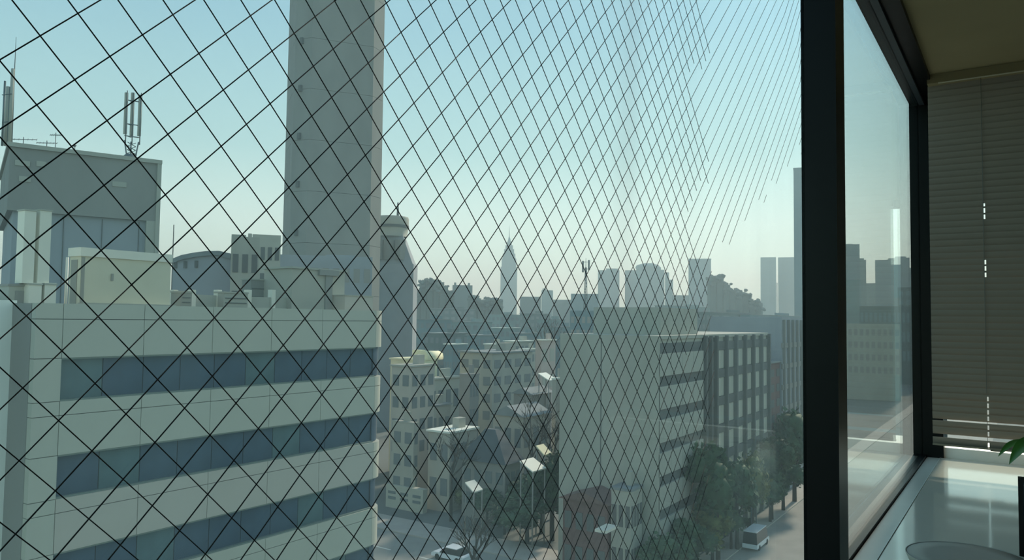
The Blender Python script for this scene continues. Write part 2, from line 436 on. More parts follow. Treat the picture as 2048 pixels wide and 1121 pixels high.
# plant
pl = empty('potted_plant', (3.45, -.22, CT), 'broad leaved green plant in a pale pot by the blind', 'plant')
MB().lathe((3.45, -.22, CT), [(0, 0), (.055, 0), (.075, .11), (.08, .115), (.072, .115), (.068, .10), (0, .10)], 28).build('pot', m_pot, pl)
MB().lathe((3.45, -.22, CT), [(.0, .106), (.068, .103)], 20).build('soil', m_soil, pl)
def leaf_mesh(base, tip, width, droop, up):
    base, tip = Vector(base), Vector(tip); ax = tip - base; L = ax.length
    side = ax.cross(Vector(up)).normalized(); nrm = side.cross(ax).normalized()
    mb = MB(); n = 12; vs = []
    for i in range(n + 1):
        t = i / n; wd = width * (math.sin(math.pi * t ** .72) ** .85) * (1 - .25 * t)
        c = base + ax * t + nrm * (droop * math.sin(math.pi * t))
        for s_, l_ in ((-1, .25), (-.5, .06), (0, 0), (.5, .06), (1, .25)):
            vs.append(c + side * (wd * s_) + nrm * (wd * l_))
    top = [tuple(v) for v in vs]; bot = [tuple(v - nrm * .0006) for v in vs]
    fs = []
    for i in range(n):
        for j in range(4):
            a = i * 5 + j; fs.append((a, a + 1, a + 6, a + 5))
    mb.add(top, fs, True); mb.add(bot, [tuple(reversed(f)) for f in fs], True)
    return mb
stem0 = Vector((3.45, -.22, CT + .105))
leaves = [(at(2052, 880, 2.86), at(1996, 914, 2.80), .021, .012), (at(2085, 872, 2.80), at(2018, 930, 2.72), .036, .016), (at(2110, 850, 2.9), at(2055, 800, 3.0), .03, .012),
          (at(2105, 800, 2.9), at(2150, 740, 2.9), .035, .012), (at(2100, 860, 2.8), at(2170, 900, 2.7), .03, .012), (at(2095, 820, 3.0), at(2200, 800, 3.0), .03, .012)]
st = MB()
for b, t, wd, dr in leaves:
    leaf_mesh(b, t, wd, dr, (0, 0, 1) if abs((t - b).normalized().z) < .75 else (0, 1, 0)).build('leaf', m_leaf, pl)
    mid = (stem0 + Vector(b)) / 2 + Vector((0, 0, .03))
    st.tube(stem0, mid, .003, .0026, 6); st.tube(mid, b, .0026, .0018, 6)
st.build('stem', m_leaf, pl)

# ================================================================== the city outside
FW = Vector((math.cos(VIEW), math.sin(VIEW), 0)); RT = Vector((math.sin(VIEW), -math.cos(VIEW), 0))

# ---- near office block with ribbon windows
Y1, BX0, BX1 = 28.3, 12.75, 30.45
ob = empty('office_building', (21, 33, GZ), 'pale office block with dark ribbon windows, nearest building across the street', 'building')
RC = 1.0
def rounded(x0, x1, y0, y1, r, n=7):
    pts = [(x0, y0)]
    for i in range(n + 1):
        a = -math.pi / 2 + (math.pi / 2) * i / n; pts.append((x1 - r + r * math.cos(a), y0 + r + r * math.sin(a)))
    pts += [(x1, y1), (x0, y1)]
    return pts
def corner_shell(z0, z1, name, m, inset=0.0, th=.14, n=8):
    mb = MB(); cx, cy = BX1 - RC, Y1 + RC; ro, ri = RC - inset, RC - inset - th
    o_, i_ = [], []
    for k in range(n + 1):
        a = -math.pi / 2 + (math.pi / 2) * k / n
        o_.append((cx + ro * math.cos(a), cy + ro * math.sin(a))); i_.append((cx + ri * math.cos(a), cy + ri * math.sin(a)))
    o_.append((BX1 - inset, Y1 + 9.9)); i_.append((BX1 - inset - th, Y1 + 9.9))
    mb.prism(o_ + i_[::-1], z0, z1)
    del mb.f[2:2 + len(o_) - 1]; del mb.sm[2:2 + len(o_) - 1]       # outer skin gets its own vertices so that it shades smoothly
    m_ = len(o_)
    mb.add([(x, y, z0) for x, y in o_] + [(x, y, z1) for x, y in o_], [(i, i + 1, m_ + i + 1, m_ + i) for i in range(m_ - 1)], True)
    r__ = mb.build(name, m, ob)
    return r__
MB().prism(rounded(BX0 + .15, BX1 - .30, Y1 + .30, Y1 + 10, RC - .3), GZ, .05).build('wall', m_joint, ob)
FLZ = [-1.61 - 3.42 * i for i in range(7)]            # window heads
WH = 1.52
JX = [13.66, 16.68, 19.70, 22.72, 25.74, BX1 - RC]
G = .012
for fi, zh in enumerate(FLZ):
    zb = zh - WH
    top = .34 if fi == 0 else FLZ[fi - 1] - WH
    rows = [(top, top - (.57 if fi == 0 else .50)), (top - (.57 if fi == 0 else .50), zh)]
    vis = fi < 5
    if vis:
        for (za, zc) in rows:
            for a, b in zip(JX, JX[1:]):
                piece('panel', m_pan if (fi + int(a)) % 3 else m_panel_warm, a + G, b - G, Y1, Y1 + .30, zc + G, za - G, ob)
            piece('pier_panel', m_pan, BX0, JX[0] - G, Y1, Y1 + .30, zc + G, za - G, ob)
            corner_shell(zc + G, za - G, 'corner_panel', m_pan, 0, .3)
        piece('pier_panel', m_pan, BX0, JX[0], Y1, Y1 + .30, zb + G, zh - G, ob)
        # ribbon of panes
        n = 10; xa, xb = JX[0] + .02, BX1 - RC
        for k in range(n):
            x0, x1 = xa + (xb - xa) * k / n, xa + (xb - xa) * (k + 1) / n
            piece('window_pane', m_glassb if (k * 7 + fi * 3) % 5 else m_glassb2, x0 + .02, x1 - .02, Y1 + .24, Y1 + .29, zb + .03, zh, ob)
        corner_shell(zb + .03, zh, 'corner_pane', m_glassc, .16, .06)
        piece('window_ledge', m_sillb, xa, xb, Y1 + .06, Y1 + .30, zb - .01, zb + .05, ob)
        piece('window_head', m_sillb, xa, xb, Y1 + .02, Y1 + .30, zh - .05, zh + .01, ob)
zl = FLZ[4] - WH
MB().prism(rounded(BX0, BX1, Y1, Y1 + 10, RC), GZ, zl - .02).build('lower_wall', m_pan, ob)
# set-back side and the paler wing to the left
MB().box(BX0 - .02, BX0 + .3, Y1 + .3, 30.1, GZ, .32).build('side_wall', m_conc_d, ob)
MB().box(4.0, BX0 + .12, 30.0, 38.3, GZ, .42).build('wing_wall', m_wing, ob)
MB().box(BX0, BX1 - .9, Y1 + .3, Y1 + .55, -.1, .30).build('parapet_upstand', m_conc, ob)
MB().box(BX0 + .2, BX1 - .3, Y1 + .5, Y1 + 9.9, -.2, .0).build('roof_deck', m_groof, ob)

RZ = 0.0       # roof level of that block
# white exhaust ducts
for (xa, xb, xc, xd, lab) in ((50, 73, 56, 81, 'white rooftop exhaust duct at the pier end, leftmost of the pair'), (81, 104, 87, 110, 'white rooftop exhaust duct beside the cream cabin, right one of the pair')):
    Y = 31.0
    a, b, c, d = atY(xa, 421, Y), atY(xb, 424, Y), atY(xc, 566, Y), atY(xd, 566, Y)
    r_ = empty('exhaust_duct', (a.x + .2, Y, RZ), lab, 'duct', 'white ducts on the office roof')
    MB().box(a.x, b.x, Y, Y + .55, c.z - .02, a.z).build('shaft', m_white, r_)
    MB().box(c.x, d.x, Y - .12, Y + .6, RZ, c.z).build('base_box', m_white, r_)
    MB().box(c.x - .03, d.x + .03, Y - .15, Y + .63, c.z - .08, c.z - .02).build('collar', m_conc, r_)
    MB().box(a.x - .03, b.x + .03, Y - .03, Y + .58, a.z, a.z + .05).build('cap', m_conc, r_)
# grey cabinet
a, b = atY(18, 568, 31.3), atY(57, 604, 31.3)
r_ = empty('rooftop_cabinet', (a.x, 31.4, RZ), 'grey equipment cabinet with a door beside the white ducts', 'cabinet')
cs_ = MB().box(a.x, b.x + .05, 31.3, 32.2, RZ, a.z - .08).build('casing', m_conc, r_)
MB().box(a.x - .05, b.x + .1, 31.25, 32.25, a.z - .08, a.z).build('top_slab', m_conc_d, r_)
MB().box(a.x + .22, b.x - .06, 31.27, 31.31, RZ + .08, a.z - .25).build('door', m_conc_d, cs_)
# cream rooftop cabin
YC1 = 32.2
a, b = atY(163, 495, YC1), atY(343, 500, YC1); yl = atX(140, 520, a.x).y
r_ = empty('rooftop_cabin', ((a.x + b.x) / 2, YC1 + 1, RZ), 'boxy cream cabin with a white top slab on the office roof', 'plant room')
cw_ = MB().box(a.x, b.x, YC1, yl, RZ, a.z - .32).build('wall', m_cream, r_)
MB().box(a.x - .06, b.x + .03, YC1 - .08, yl + .06, a.z - .36, a.z).build('roof_slab', m_white, r_)
MB().box(a.x - .02, a.x + .04, YC1 + .25, YC1 + .75, RZ + .2, a.z - .5).build('side_louver', m_cream_d, cw_)
MB().box(a.x + .02, a.x + .16, YC1 - .02, YC1 + .2, RZ + .1, a.z - .4).build('corner_trim', m_cream_d, cw_)
px_, pz_ = atY(224, 548, YC1), atY(224, 562, YC1)
MB().box(px_.x - .05, px_.x + .05, YC1 - .05, YC1, pz_.z, px_.z).build('latch', m_cream_d, cw_)
MB().box(a.x - .05, b.x + .1, YC1 - .35, YC1, RZ, RZ + .42).build('plinth', m_conc, r_)
# thin white pole
a = atY(135, 515, 30.9)
tag(MB().tube((a.x, 30.9, RZ), (a.x, 30.9, a.z), .055, n=8).build('vent_pipe', m_white), 'thin white pipe standing in front of the cream cabin', 'pipe')
# low roof walls and boxes between the cabin and the cream box
r_ = empty('roof_parapet', (21, 34.4, RZ), 'low pale parapet with short posts behind the office roof edge', 'parapet')
a, b = atY(345, 588, 34), atY(575, 588, 34)
MB().box(a.x, b.x, 34, 34.2, RZ, a.z).build('wall', m_conc, r_)
for p in (352, 388, 440, 500, 548):
    q = atY(p, 580, 33.9); MB().box(q.x - .12, q.x + .12, 33.9, 34.25, RZ, q.z).build('post', m_white, r_)
for i, (p0, p1, yt, Y, m_, lab) in enumerate(((362, 384, 583, 33.2, m_cream_d, 'small dark louvred unit behind the office parapet'),
                                 (448, 496, 584, 33.4, m_conc, 'long grey condenser box on the office roof behind the parapet'),
                                 (502, 560, 558, 36, m_conc_d, 'grey block unit on the roof left of the cream box'))):
    a, b = atY(p0, yt, Y), atY(p1, yt, Y)
    r_ = empty('rooftop_unit', (a.x, Y, RZ), lab, 'rooftop unit')
    MB().box(a.x, b.x, Y, Y + .8, RZ, a.z).build('casing', m_, r_)
    MB().box(a.x - .03, b.x + .03, Y - .04, Y + .84, a.z - .06, a.z + .02).build('cover', m_conc, r_)
    for k in range(4):
        zz = RZ + .1 + (a.z - RZ - .2) * k / 4
        piece('louver', m_joint, a.x + .08, b.x - .08, Y - .03, Y, zz, zz + .05, r_)
# cream stair box
Y = 33.6
a, b = atY(585, 537, Y), atY(690, 537, Y)
r_ = empty('stair_box', (a.x, Y, RZ), 'tall cream stair box on the roof in front of the tower', 'stair box')
MB().box(a.x, b.x, Y, 36, RZ, a.z).build('wall', m_beige, r_)
MB().box(a.x - .1, b.x + .1, Y - .1, 36.1, a.z, a.z + .1).build('coping', m_conc, r_)
q, q2 = atY(650, 548, Y), atY(662, 610, Y)
MB().box(q.x, q2.x, Y - .1, Y, RZ, q.z).build('drain_pipe', m_conc_d, r_)
MB().box(q.x - .55, q2.x + .4, Y - .2, Y, q.z - .1, q.z + .22).build('pipe_head', m_conc_d, r_)
a, b = atY(690, 592, 32.6), atY(746, 592, 32.6)
r_ = empty('low_roof_box', (a.x, 32.6, RZ), 'low pale box on the roof corner beside the stair box', 'roof box')
MB().box(a.x, b.x, 32.6, 34, RZ, a.z).build('casing', m_panel_warm, r_)
MB().box(a.x - .04, b.x + .04, 32.55, 34.05, a.z, a.z + .06).build('cover', m_conc, r_)

# ---- grey building behind, upper left
A, B = at(20, 292, 45.0), at(322, 330, 49.8)
zt = (A.z + B.z) / 2; A0, B0 = Vector((A.x, A.y, 0)), Vector((B.x, B.y, 0))
dr = (B0 - A0).normalized(); nb = Vector((-dr.y, dr.x, 0))
if nb.dot(FW) < 0: nb = -nb
zd = at(20, 421, 45.0).z
gb = empty('grey_building', tuple((A0 + B0) / 2 + nb * 6 + Vector((0, 0, GZ))), 'big grey building with a dark windowless top storey and roof antennas', 'building')
def quadp(p, q, off0, off1): return [(v.x, v.y) for v in (p + nb * off0, q + nb * off0, q + nb * off1, p + nb * off1)]
MB().prism(quadp(A0 + dr * .3, B0 - dr * .25, .25, 14), GZ, zd).build('wall', m_blue, gb)
top_ = MB().prism(quadp(A0, B0, 0, 14.2), zd, zt).build('top_storey', m_conc_d, gb)
MB().prism(quadp(A0 - dr * .15, B0 + dr * .05, -.15, 14.3), zt, zt + .25).build('roof_edge', m_conc, gb)
MB().prism(quadp(B0 - dr * .75, B0 - dr * .1, -.05, .3), zd - 2.6, zd + .0).build('bay_return', m_conc, gb)
MB().prism(quadp(B0 - dr * .22, B0 + dr * .03, -.12, .1), zd - 2.6, zt).build('corner_strip', m_conc, gb)
for i in range(5):
    c = A0 + dr * (.8 + i * 2.1)
    MB().prism(quadp(c, c + dr * .04, .2, .3), zd - 9, zd - .1).build('wall_joint', m_joint, gb)
for (px, py, wd) in ((28, 331, .75), (72, 329, .5), (36, 362, .6), (238, 356, .8)):
    c0 = at(px, py, 46); s_ = (Vector((c0.x, c0.y, 0)) - A0).dot(dr)
    c = A0 + dr * s_
    MB().prism(quadp(c, c + dr * wd, -.05, .2), c0.z - .16, c0.z + .16).build('vent_panel', m_conc, top_)
def on_roof(px, off):
    s_ = 0; 
    # point on the roof whose column is px, 'off' metres behind the front edge
    P0 = A0 + nb * off; r0 = ray(px, 300); 
    # solve r0*t = P0 + dr*s
    det = r0.x * (-dr.y) - r0.y * (-dr.x)
    t = (P0.x * (-dr.y) - P0.y * (-dr.x)) / det
    return t
def mast_pt(px, py, off): return ray(px, py) * on_roof(px, off)
# lattice phone mast
t_ = mast_pt(262, 322, 1.5); 
r_ = empty('phone_mast', (t_.x, t_.y, zt), 'phone mast with three tall aerial panels on the grey roof edge', 'antenna')
bt = (t_.x, t_.y)
ztop, zmid = mast_pt(262, 182, 1.5).z, mast_pt(262, 285, 1.5).z
for k, dx in enumerate((-.42, 0, .42)):
    c = Vector((bt[0], bt[1], 0)) + dr * dx + nb * (.25 if k == 1 else 0)
    MB().box(c.x - .09, c.x + .09, c.y - .07, c.y + .07, zmid + .5, ztop - abs(dx) * .3).build('aerial_panel', m_conc, r_)
    MB().tube((c.x, c.y - .1, zmid - .1), (c.x, c.y - .1, ztop), .035, n=5).build('pole', m_steel, r_)
    MB().tube((c.x, c.y, zmid + .1), (bt[0] + .2 * (k - 1), bt[1], zt), .05, n=5).build('leg', m_steel, r_)
bb = MB()
for zz in (zmid + .4, zmid + 1.2, ztop - .6):
    p0 = Vector((bt[0], bt[1], zz)); bb.tube(p0 - dr * .45, p0 + dr * .45, .035, n=5); bb.tube(p0 - dr * .3, p0 + nb * .3, .03, n=5)
for k in range(6):
    z0 = zt + (zmid - zt) * k / 6; z1 = zt + (zmid - zt) * (k + 1) / 6
    p0 = Vector((bt[0], bt[1], 0)); bb.tube(p0 - dr * .25 + Vector((0, 0, z0)), p0 + dr * .25 + Vector((0, 0, z1)), .03, n=4); bb.tube(p0 + dr * .25 + Vector((0, 0, z0)), p0 - dr * .25 + Vector((0, 0, z1)), .03, n=4)
bb.build('bracing', m_steel, r_)
MB().blob((bt[0], bt[1], zt + .35), .45, .35, .4, random.Random(3), .3, 2).build('cable_bundle', m_steel, r_)
# mast group at the far left
t_ = mast_pt(14, 292, 1.0)
r_ = empty('whip_mast', (t_.x, t_.y, zt), 'tall thin whip aerial with side panels at the grey roof corner', 'antenna')
def pol(px, y0, y1, off, ra, rb, name='pole', m_=None):
    p, q = mast_pt(px, y0, off), mast_pt(px, y1, off)
    p.x, p.y = q.x, q.y
    MB().tube(q, p, ra, rb, 6).build(name, m_ or m_steel, r_)
pol(22, 70, 295, 1.0, .07, .012, 'whip')
pol(19, 135, 290, 1.0, .12, .10, 'sleeve', m_conc)
pol(4, 160, 292, 1.2, .06, .06); pol(12, 172, 292, 1.6, .14, .14, 'aerial_panel', m_conc); pol(14, 172, 292, 1.0, .03, .03)
bb = MB()
for yy in (190, 245):
    bb.tube(mast_pt(4, yy, 1.2), mast_pt(24, yy - 2, 1.0), .03, n=5)
bb.build('bracket', m_steel, r_)
# tv aerials
for i, (px, yt, yb, wl, lab) in enumerate(((46, 279, 297, 46, 'small television aerial nearest the whip mast on the grey roof'), (93, 286, 304, 36, 'low television aerial in the middle of the grey roof'),
                                 (110, 270, 306, 20, 'taller television aerial behind the low one on the grey roof'), (149, 292, 312, 4, 'short stub pole on the grey roof edge'))):
    q = mast_pt(px, yb, 2.2 + .3 * i); p = mast_pt(px, yt, 2.2 + .3 * i); p.x, p.y = q.x, q.y; q.z = zt
    r_ = empty('tv_aerial', tuple(q), lab, 'antenna')
    MB().tube(q, p + Vector((0, 0, .15)), .025, n=5).build('pole', m_steel, r_)
    L = wl / FPX * 47
    b1 = MB(); c = p; ax = (dr * .97 + Vector((0, 0, .12))).normalized()
    b1.tube(c - ax * L / 2, c + ax * L / 2, .022, n=5)
    for k in range(7):
        e = c + ax * L * (-.5 + k / 6); b1.tube(e - nb * .3, e + nb * .3, .012, n=4)
    b1.build('boom', m_steel, r_)

# ---- tall plain chimney tower
D = 150.0
cpt = at(645, 560, D) + FW * 6
th = VIEW + math.radians(23)                        # direction from viewer along the front normal
fn = Vector((math.cos(th), math.sin(th), 0)); fr = Vector((fn.y, -fn.x, 0))
def oct8(k):
    s_, c = 6.45 * k, 2.9 * k
    out_ = []
    for (u, v) in ((-s_ - c, -s_), (-s_, -s_ - c), (s_, -s_ - c), (s_ + c, -s_), (s_ + c, s_), (s_, s_ + c), (-s_, s_ + c), (-s_ - c, s_)):
        p = fr * u + fn * v; out_.append((p.x, p.y))
    return out_
def octat(kx, lift=0): return [(cpt.x + x, cpt.y + y) for x, y in oct8(kx)]
ct_ = empty('chimney_tower', (cpt.x, cpt.y, GZ), 'tall plain grey concrete tower rising out of the top of the picture', 'tower')
zlev = [GZ + 10 * i for i in range(0, 13)]
for i, (za, zb) in enumerate(zip(zlev, zlev[1:])):
    k0_ = 1.0 + .03 * (1 - (za - GZ) / 120); k1_ = 1.0 + .03 * (1 - (zb - GZ) / 120)
    MB().prism(octat(k0_ * .93), za + .06, zb, octat(k1_ * .93)).build('shaft_section', m_conc_d, ct_)
MB().prism(octat(.90), GZ, zlev[-1]).build('core', m_joint, ct_)
MB().prism(octat(.98), zlev[-1], zlev[-1] + 3).build('rim', m_conc, ct_)
for i in range(9):
    zz = GZ + 32 + i * 9.4
    p = cpt - fr * (6.45 * .955 + 1.55) - fn * (6.45 * .955 + 1.1)
    MB().box(p.x - .35, p.x + .35, p.y - .35, p.y + .35, zz, zz + 1.2).build('vent_slot', m_joint, ct_)

# ---- generic blocks
def face_windows(root, p, r, n_out, wdt, zlo, zhi, cols, rows, m_=None, frac=(.6, .5), name='window'):
    """windows set on a vertical face starting at p, running along r (unit), facing n_out"""
    key = 'wn_%s' % (m_ or m_glassb).name
    cw, rh = wdt / cols, (zhi - zlo) / rows
    for i in range(cols):
        for j in range(rows):
            c = p + r * (cw * (i + .5)) + Vector((0, 0, zlo + rh * (j + .5))) - n_out * .02
            me = CUBES.get((m_ or m_glassb).name)
            o_ = piece(name, m_ or m_glassb, c.x - .5, c.x + .5, c.y - .5, c.y + .5, c.z - .5, c.z + .5, root)
            o_.rotation_euler.z = math.atan2(r.y, r.x); o_.scale = (cw * frac[0], .16, rh * frac[1])

def vblock(name, px0, px1, ytop, D, dep, m, label, cat='building', base=GZ, roof=None, tiers=(), win=None, mroof=None):
    """block facing the viewer: columns px0..px1 at view depth D"""
    C_ = at((px0 + px1) / 2, ytop, D); zt_ = C_.z; C_ = Vector((C_.x, C_.y, 0))
    FW = C_.normalized(); RT = Vector((FW.y, -FW.x, 0))           # each block turns its front to the street we look along
    def onface(px):
        r0 = ray(px, ytop); return r0.x, r0.y, C_.dot(FW) / (r0.x * FW.x + r0.y * FW.y)
    a_, b_, t_ = onface(px0); A_ = Vector((a_ * t_, b_ * t_, 0)); a_, b_, t_ = onface(px1); B_ = Vector((a_ * t_, b_ * t_, 0)); wd = (B_ - A_).length
    root = empty(name, tuple((A_ + B_) / 2 + FW * dep / 2 + Vector((0, 0, base))), label, cat)
    def qp(a, b, o0, o1): return [(v.x, v.y) for v in (A_ + RT * a + FW * o0, A_ + RT * b + FW * o0, A_ + RT * b + FW * o1, A_ + RT * a + FW * o1)]
    wall_ = MB().prism(qp(0, wd, 0, dep), base, zt_).build('wall', m, root)
    k = wd / (px1 - px0)
    for (q0, q1, yy) in tiers:
        z1 = at((q0 + q1) / 2, yy, D).z
        MB().prism(qp((q0 - px0) * k, (q1 - px0) * k, dep * .1, dep * .8), zt_, z1).build('roof_block', m, root)
    if roof == 'cap':
        MB().prism(qp(-.01 * wd, wd * 1.01, -.01 * wd, dep), zt_, zt_ + .02 * wd + .2).build('roof_edge', mroof or m, root)
    if win:
        cols, rows, m_ = win; nr = rows
        face_windows(wall_, A_, RT, -FW, wd, max(base, -40 if D > 400 else -18), zt_ - .8, cols, nr, m_)
    return root, A_, wd, zt_

def ablock(name, pxc, pxl, pxr, ytop, D, m, label, cat='building', base=GZ, dep=None, roof='flat', mroof=None, winY=None, winX=None, mwin=None, zlo=None, rise=None):
    """block on the street grid: near corner in column pxc, -X face out to pxl, -Y face out to pxr"""
    P = at(pxc, ytop, D); x0, y0, zt_ = P.x, P.y, P.z
    x1 = atY(pxr, 600, y0).x if pxr > pxc else x0 + (dep or 8)
    y1 = atX(pxl, 600, x0).y if pxl < pxc else y0 + (dep or 8)
    root = empty(name, ((x0 + x1) / 2, (y0 + y1) / 2, base), label, cat)
    wall_ = MB().box(x0, x1, y0, y1, base, zt_).build('wall', m, root)
    mr_ = mroof or m_groof
    e = min(.35, .04 * (x1 - x0))
    if roof == 'flat':
        MB().box(x0 - e, x1 + e, y0 - e, y1 + e, zt_, zt_ + .25).build('roof', mr_, root)
        MB().box(x0 + (x1 - x0) * .55, x0 + (x1 - x0) * .8, y0 + (y1 - y0) * .3, y0 + (y1 - y0) * .6, zt_ + .25, zt_ + 1.6).build('roof_hut', m, root)
    elif roof == 'gable':
        h = rise or .28 * (y1 - y0); ym = (y0 + y1) / 2; E_ = .4
        MB().add([(x0 - E_, y0 - E_, zt_), (x1 + E_, y0 - E_, zt_), (x1 + E_, y1 + E_, zt_), (x0 - E_, y1 + E_, zt_), (x0 - E_, ym, zt_ + h), (x1 + E_, ym, zt_ + h)],
                 [(0, 3, 2, 1), (0, 1, 5, 4), (2, 3, 4, 5), (1, 2, 5), (3, 0, 4)]).build('roof', mr_, root)
    elif roof == 'hip':
        h = rise or .25 * min(y1 - y0, x1 - x0); E_ = .4; i_ = .38
        xa, xb, ya, yb = x0 + (x1 - x0) * i_, x1 - (x1 - x0) * i_, y0 + (y1 - y0) * i_, y1 - (y1 - y0) * i_
        MB().prism([(x0 - E_, y0 - E_), (x1 + E_, y0 - E_), (x1 + E_, y1 + E_), (x0 - E_, y1 + E_)], zt_, zt_ + h, [(xa, ya), (xb, ya), (xb, yb), (xa, yb)]).build('roof', mr_, root)
    zl = zlo if zlo is not None else max(base + 1, zt_ - 12)
    if winY: face_windows(wall_, Vector((x0, y0, 0)), Vector((1, 0, 0)), Vector((0, -1, 0)), x1 - x0, zl, zt_ - .4, winY[0], winY[1], mwin)
    if winX: face_windows(wall_, Vector((x0, y1, 0)), Vector((0, -1, 0)), Vector((-1, 0, 0)), y1 - y0, zl, zt_ - .4, winX[0], winX[1], mwin)
    return root, (x0, x1, y0, y1, zt_)

# behind the office roof: blue hall with a curved roof, stepped tan block
D = 75.0
A_ = at(345, 520, D); wd = (478 - 345) / FPX * D
r_ = empty('blue_hall', tuple(Vector((A_.x, A_.y, GZ)) + RT * wd / 2 + FW * 6), 'blue grey hall with a shallow curved roof behind the cream cabin', 'building')
prof = [(345, 585), (345, 520), (365, 512), (390, 507), (415, 504), (440, 503.5), (455, 506), (463, 511), (478, 514), (478, 585)]
pts = [(at(x, y, D)) for x, y in prof]; pts[0].z = pts[-1].z = GZ
n = len(pts); mb = MB(); mb.add([p for p in pts] + [p + FW * 4 for p in pts], [tuple(range(n)), tuple(range(2 * n - 1, n - 1, -1))] + [((i + 1) % n, i, n + i, n + (i + 1) % n) for i in range(n)])
mb.build('wall', m_blue, r_)
rp = [(345, 519), (365, 511), (390, 506), (415, 503), (440, 502.5), (463, 510)]
mb = MB(); t0 = [at(x, y, D) - FW * .3 for x, y in rp]; t1 = [at(x, y + 9, D) - FW * .3 for x, y in rp]; n = len(rp)
vv = t0 + t1 + [p + FW * 4.5 for p in t0] + [p + FW * 4.5 for p in t1]
mb.add(vv, [(i, i + 1, n + i + 1, n + i) for i in range(n - 1)] + [(i + 1, i, 2 * n + i, 2 * n + i + 1) for i in range(n - 1)] + [(n + i, n + i + 1, 3 * n + i + 1, 3 * n + i) for i in range(n - 1)])
mb.build('curved_roof', m_groof, r_)
for k, (x, y) in enumerate(((352, 530), (372, 530), (394, 529))):
    c = at(x, y, D); MB().box(c.x - .18, c.x + .18, c.y - .15, c.y + .15, c.z - .35, c.z + .35).build('window', m_joint, r_)
vblock('tan_block', 463, 520, 474, 73, 5, m_conc, 'stepped grey tan block just left of the tower foot', tiers=((463, 492, 469), (496, 504, 466)), win=(3, 7, m_joint))
vblock('tan_tower_block', 505, 562, 470, 102, 10, m_beige, 'beige block touching the left foot of the tower', tiers=((515, 557, 469),), win=(4, 8, m_joint))
vblock('tower_base', 556, 745, 512, 120, 20, m_blue, 'blue grey boiler hall at the foot of the tall tower', tiers=((650, 712, 508),), win=(9, 6, m_conc_d))

# drum topped tower
D = 185.0
r_ = empty('drum_tower', tuple(Vector((at(780, 600, D).x, at(780, 600, D).y, GZ))), 'hazy tower with a round drum top and mast right of the tall tower', 'tower')
c = at(780, 600, D); c.z = 0
k = D / FPX
zt0, zt1, zt2, zb0 = at(780, 434, D).z, at(780, 460, D).z, at(780, 474, D).z, at(780, 530, D).z
MB().lathe((c.x, c.y, 0), [(0, zt1), (31 * k, zt2), (31 * k, zt2), (34 * k, zt1 + .5), (34.5 * k, zt1 + .7), (34.5 * k, zt0 - .4), (33 * k, zt0), (0, zt0)], 32).build('drum', m_conc, r_)
MB().lathe((c.x, c.y, 0), [(34.9 * k, zt1 + .4), (34.9 * k, zt1 + 1.1)], 32).build('drum_band', m_joint, r_)
def rectp(h, dp, off=0): return [((c + RT * (a + off) + FW * b).x, (c + RT * (a + off) + FW * b).y) for a, b in ((-h, -dp), (h, -dp), (h, dp), (-h, dp))]
MB().prism(rectp(46 * k, 30 * k, 2 * k), zb0, zt2 + .4, rectp(27 * k, 20 * k, -2 * k)).build('flared_body', m_blue, r_)
MB().prism(rectp(48 * k, 32 * k, 2 * k), GZ, zb0).build('wall', m_blue, r_)
MB().tube((c.x + RT.x * 12 * k, c.y + RT.y * 12 * k, zt0), (c.x + RT.x * 12 * k, c.y + RT.y * 12 * k, at(792, 404, D).z), .35, .2, 6).build('mast', m_steel, r_)
for q in (-20, 0, 22):
    p = c + RT * (q * k) - FW * 28 * k
    MB().box(p.x - .9, p.x + .9, p.y - .9, p.y + .9, zb0 + 1, zt2 - 1).build('recess_strip', m_conc_d, r_)
vblock('slab_block', 726, 760, 505, 165, 12, m_far2, 'narrow blue slab block between the tall tower and the drum tower', win=(2, 8, m_joint))

# stepped spire skyscraper
D = 1300.0
c = at(1017, 600, D); c.z = 0; k = D / FPX
r_ = empty('spire_skyscraper', (c.x, c.y, GZ), 'slender stepped skyscraper with a needle spire on the skyline', 'skyscraper')
def zz(y): return at(1017, y, D).z
for (h, y0, y1, dp) in ((16.5, None, 535, 14), (14.5, 535, 518, 12), (12.5, 518, 508, 10), (10, 508, 499, 8), (7.5, 499, 491, 6), (5, 491, 484, 4)):
    MB().prism(rectp(h * k, dp * k), GZ if y0 is None else zz(y0), zz(y1)).build('setback_tier', m_far, r_)
MB().prism(rectp(3.4 * k, 3 * k), zz(484), zz(474), rectp(1.2 * k, 1 * k)).build('crown', m_far2, r_)
MB().tube((c.x, c.y, zz(476)), (c.x, c.y, zz(450)), .9 * k, .15 * k, 6).build('spire', m_far2, r_)

# skyline blocks, nearer the drum tower first
vblock('skyline_block', 905, 945, 571, 620, 40, m_far3, 'boxy dark block left of the spire skyscraper on the skyline', tiers=((908, 912, 565), (936, 940, 566)))
vblock('low_skyline_block', 1040, 1082, 594, 700, 50, m_far3, 'low wide roofline just right of the spire skyscraper')
vblock('slim_skyline_block', 1083, 1106, 581, 900, 40, m_far, 'slim small block halfway between spire and lattice mast', tiers=((1085, 1092, 577),))
vblock('flat_skyline_block', 1106, 1146, 600, 800, 60, m_far3, 'flat low block behind the bare tree, left of the lattice mast')
vblock('wide_skyline_block', 1142, 1197, 588, 600, 50, m_far2, 'wide low block carrying the lattice mast')
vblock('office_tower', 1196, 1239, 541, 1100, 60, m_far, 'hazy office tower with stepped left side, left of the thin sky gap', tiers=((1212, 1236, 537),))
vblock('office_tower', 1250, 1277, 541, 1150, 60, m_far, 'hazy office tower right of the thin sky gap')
r0, A_, wd, zt_ = vblock('domed_tower', 1274, 1329, 540, 1050, 60, m_far, 'broad hazy tower with a domed top', tiers=((1278, 1322, 534), (1284, 1316, 531)))
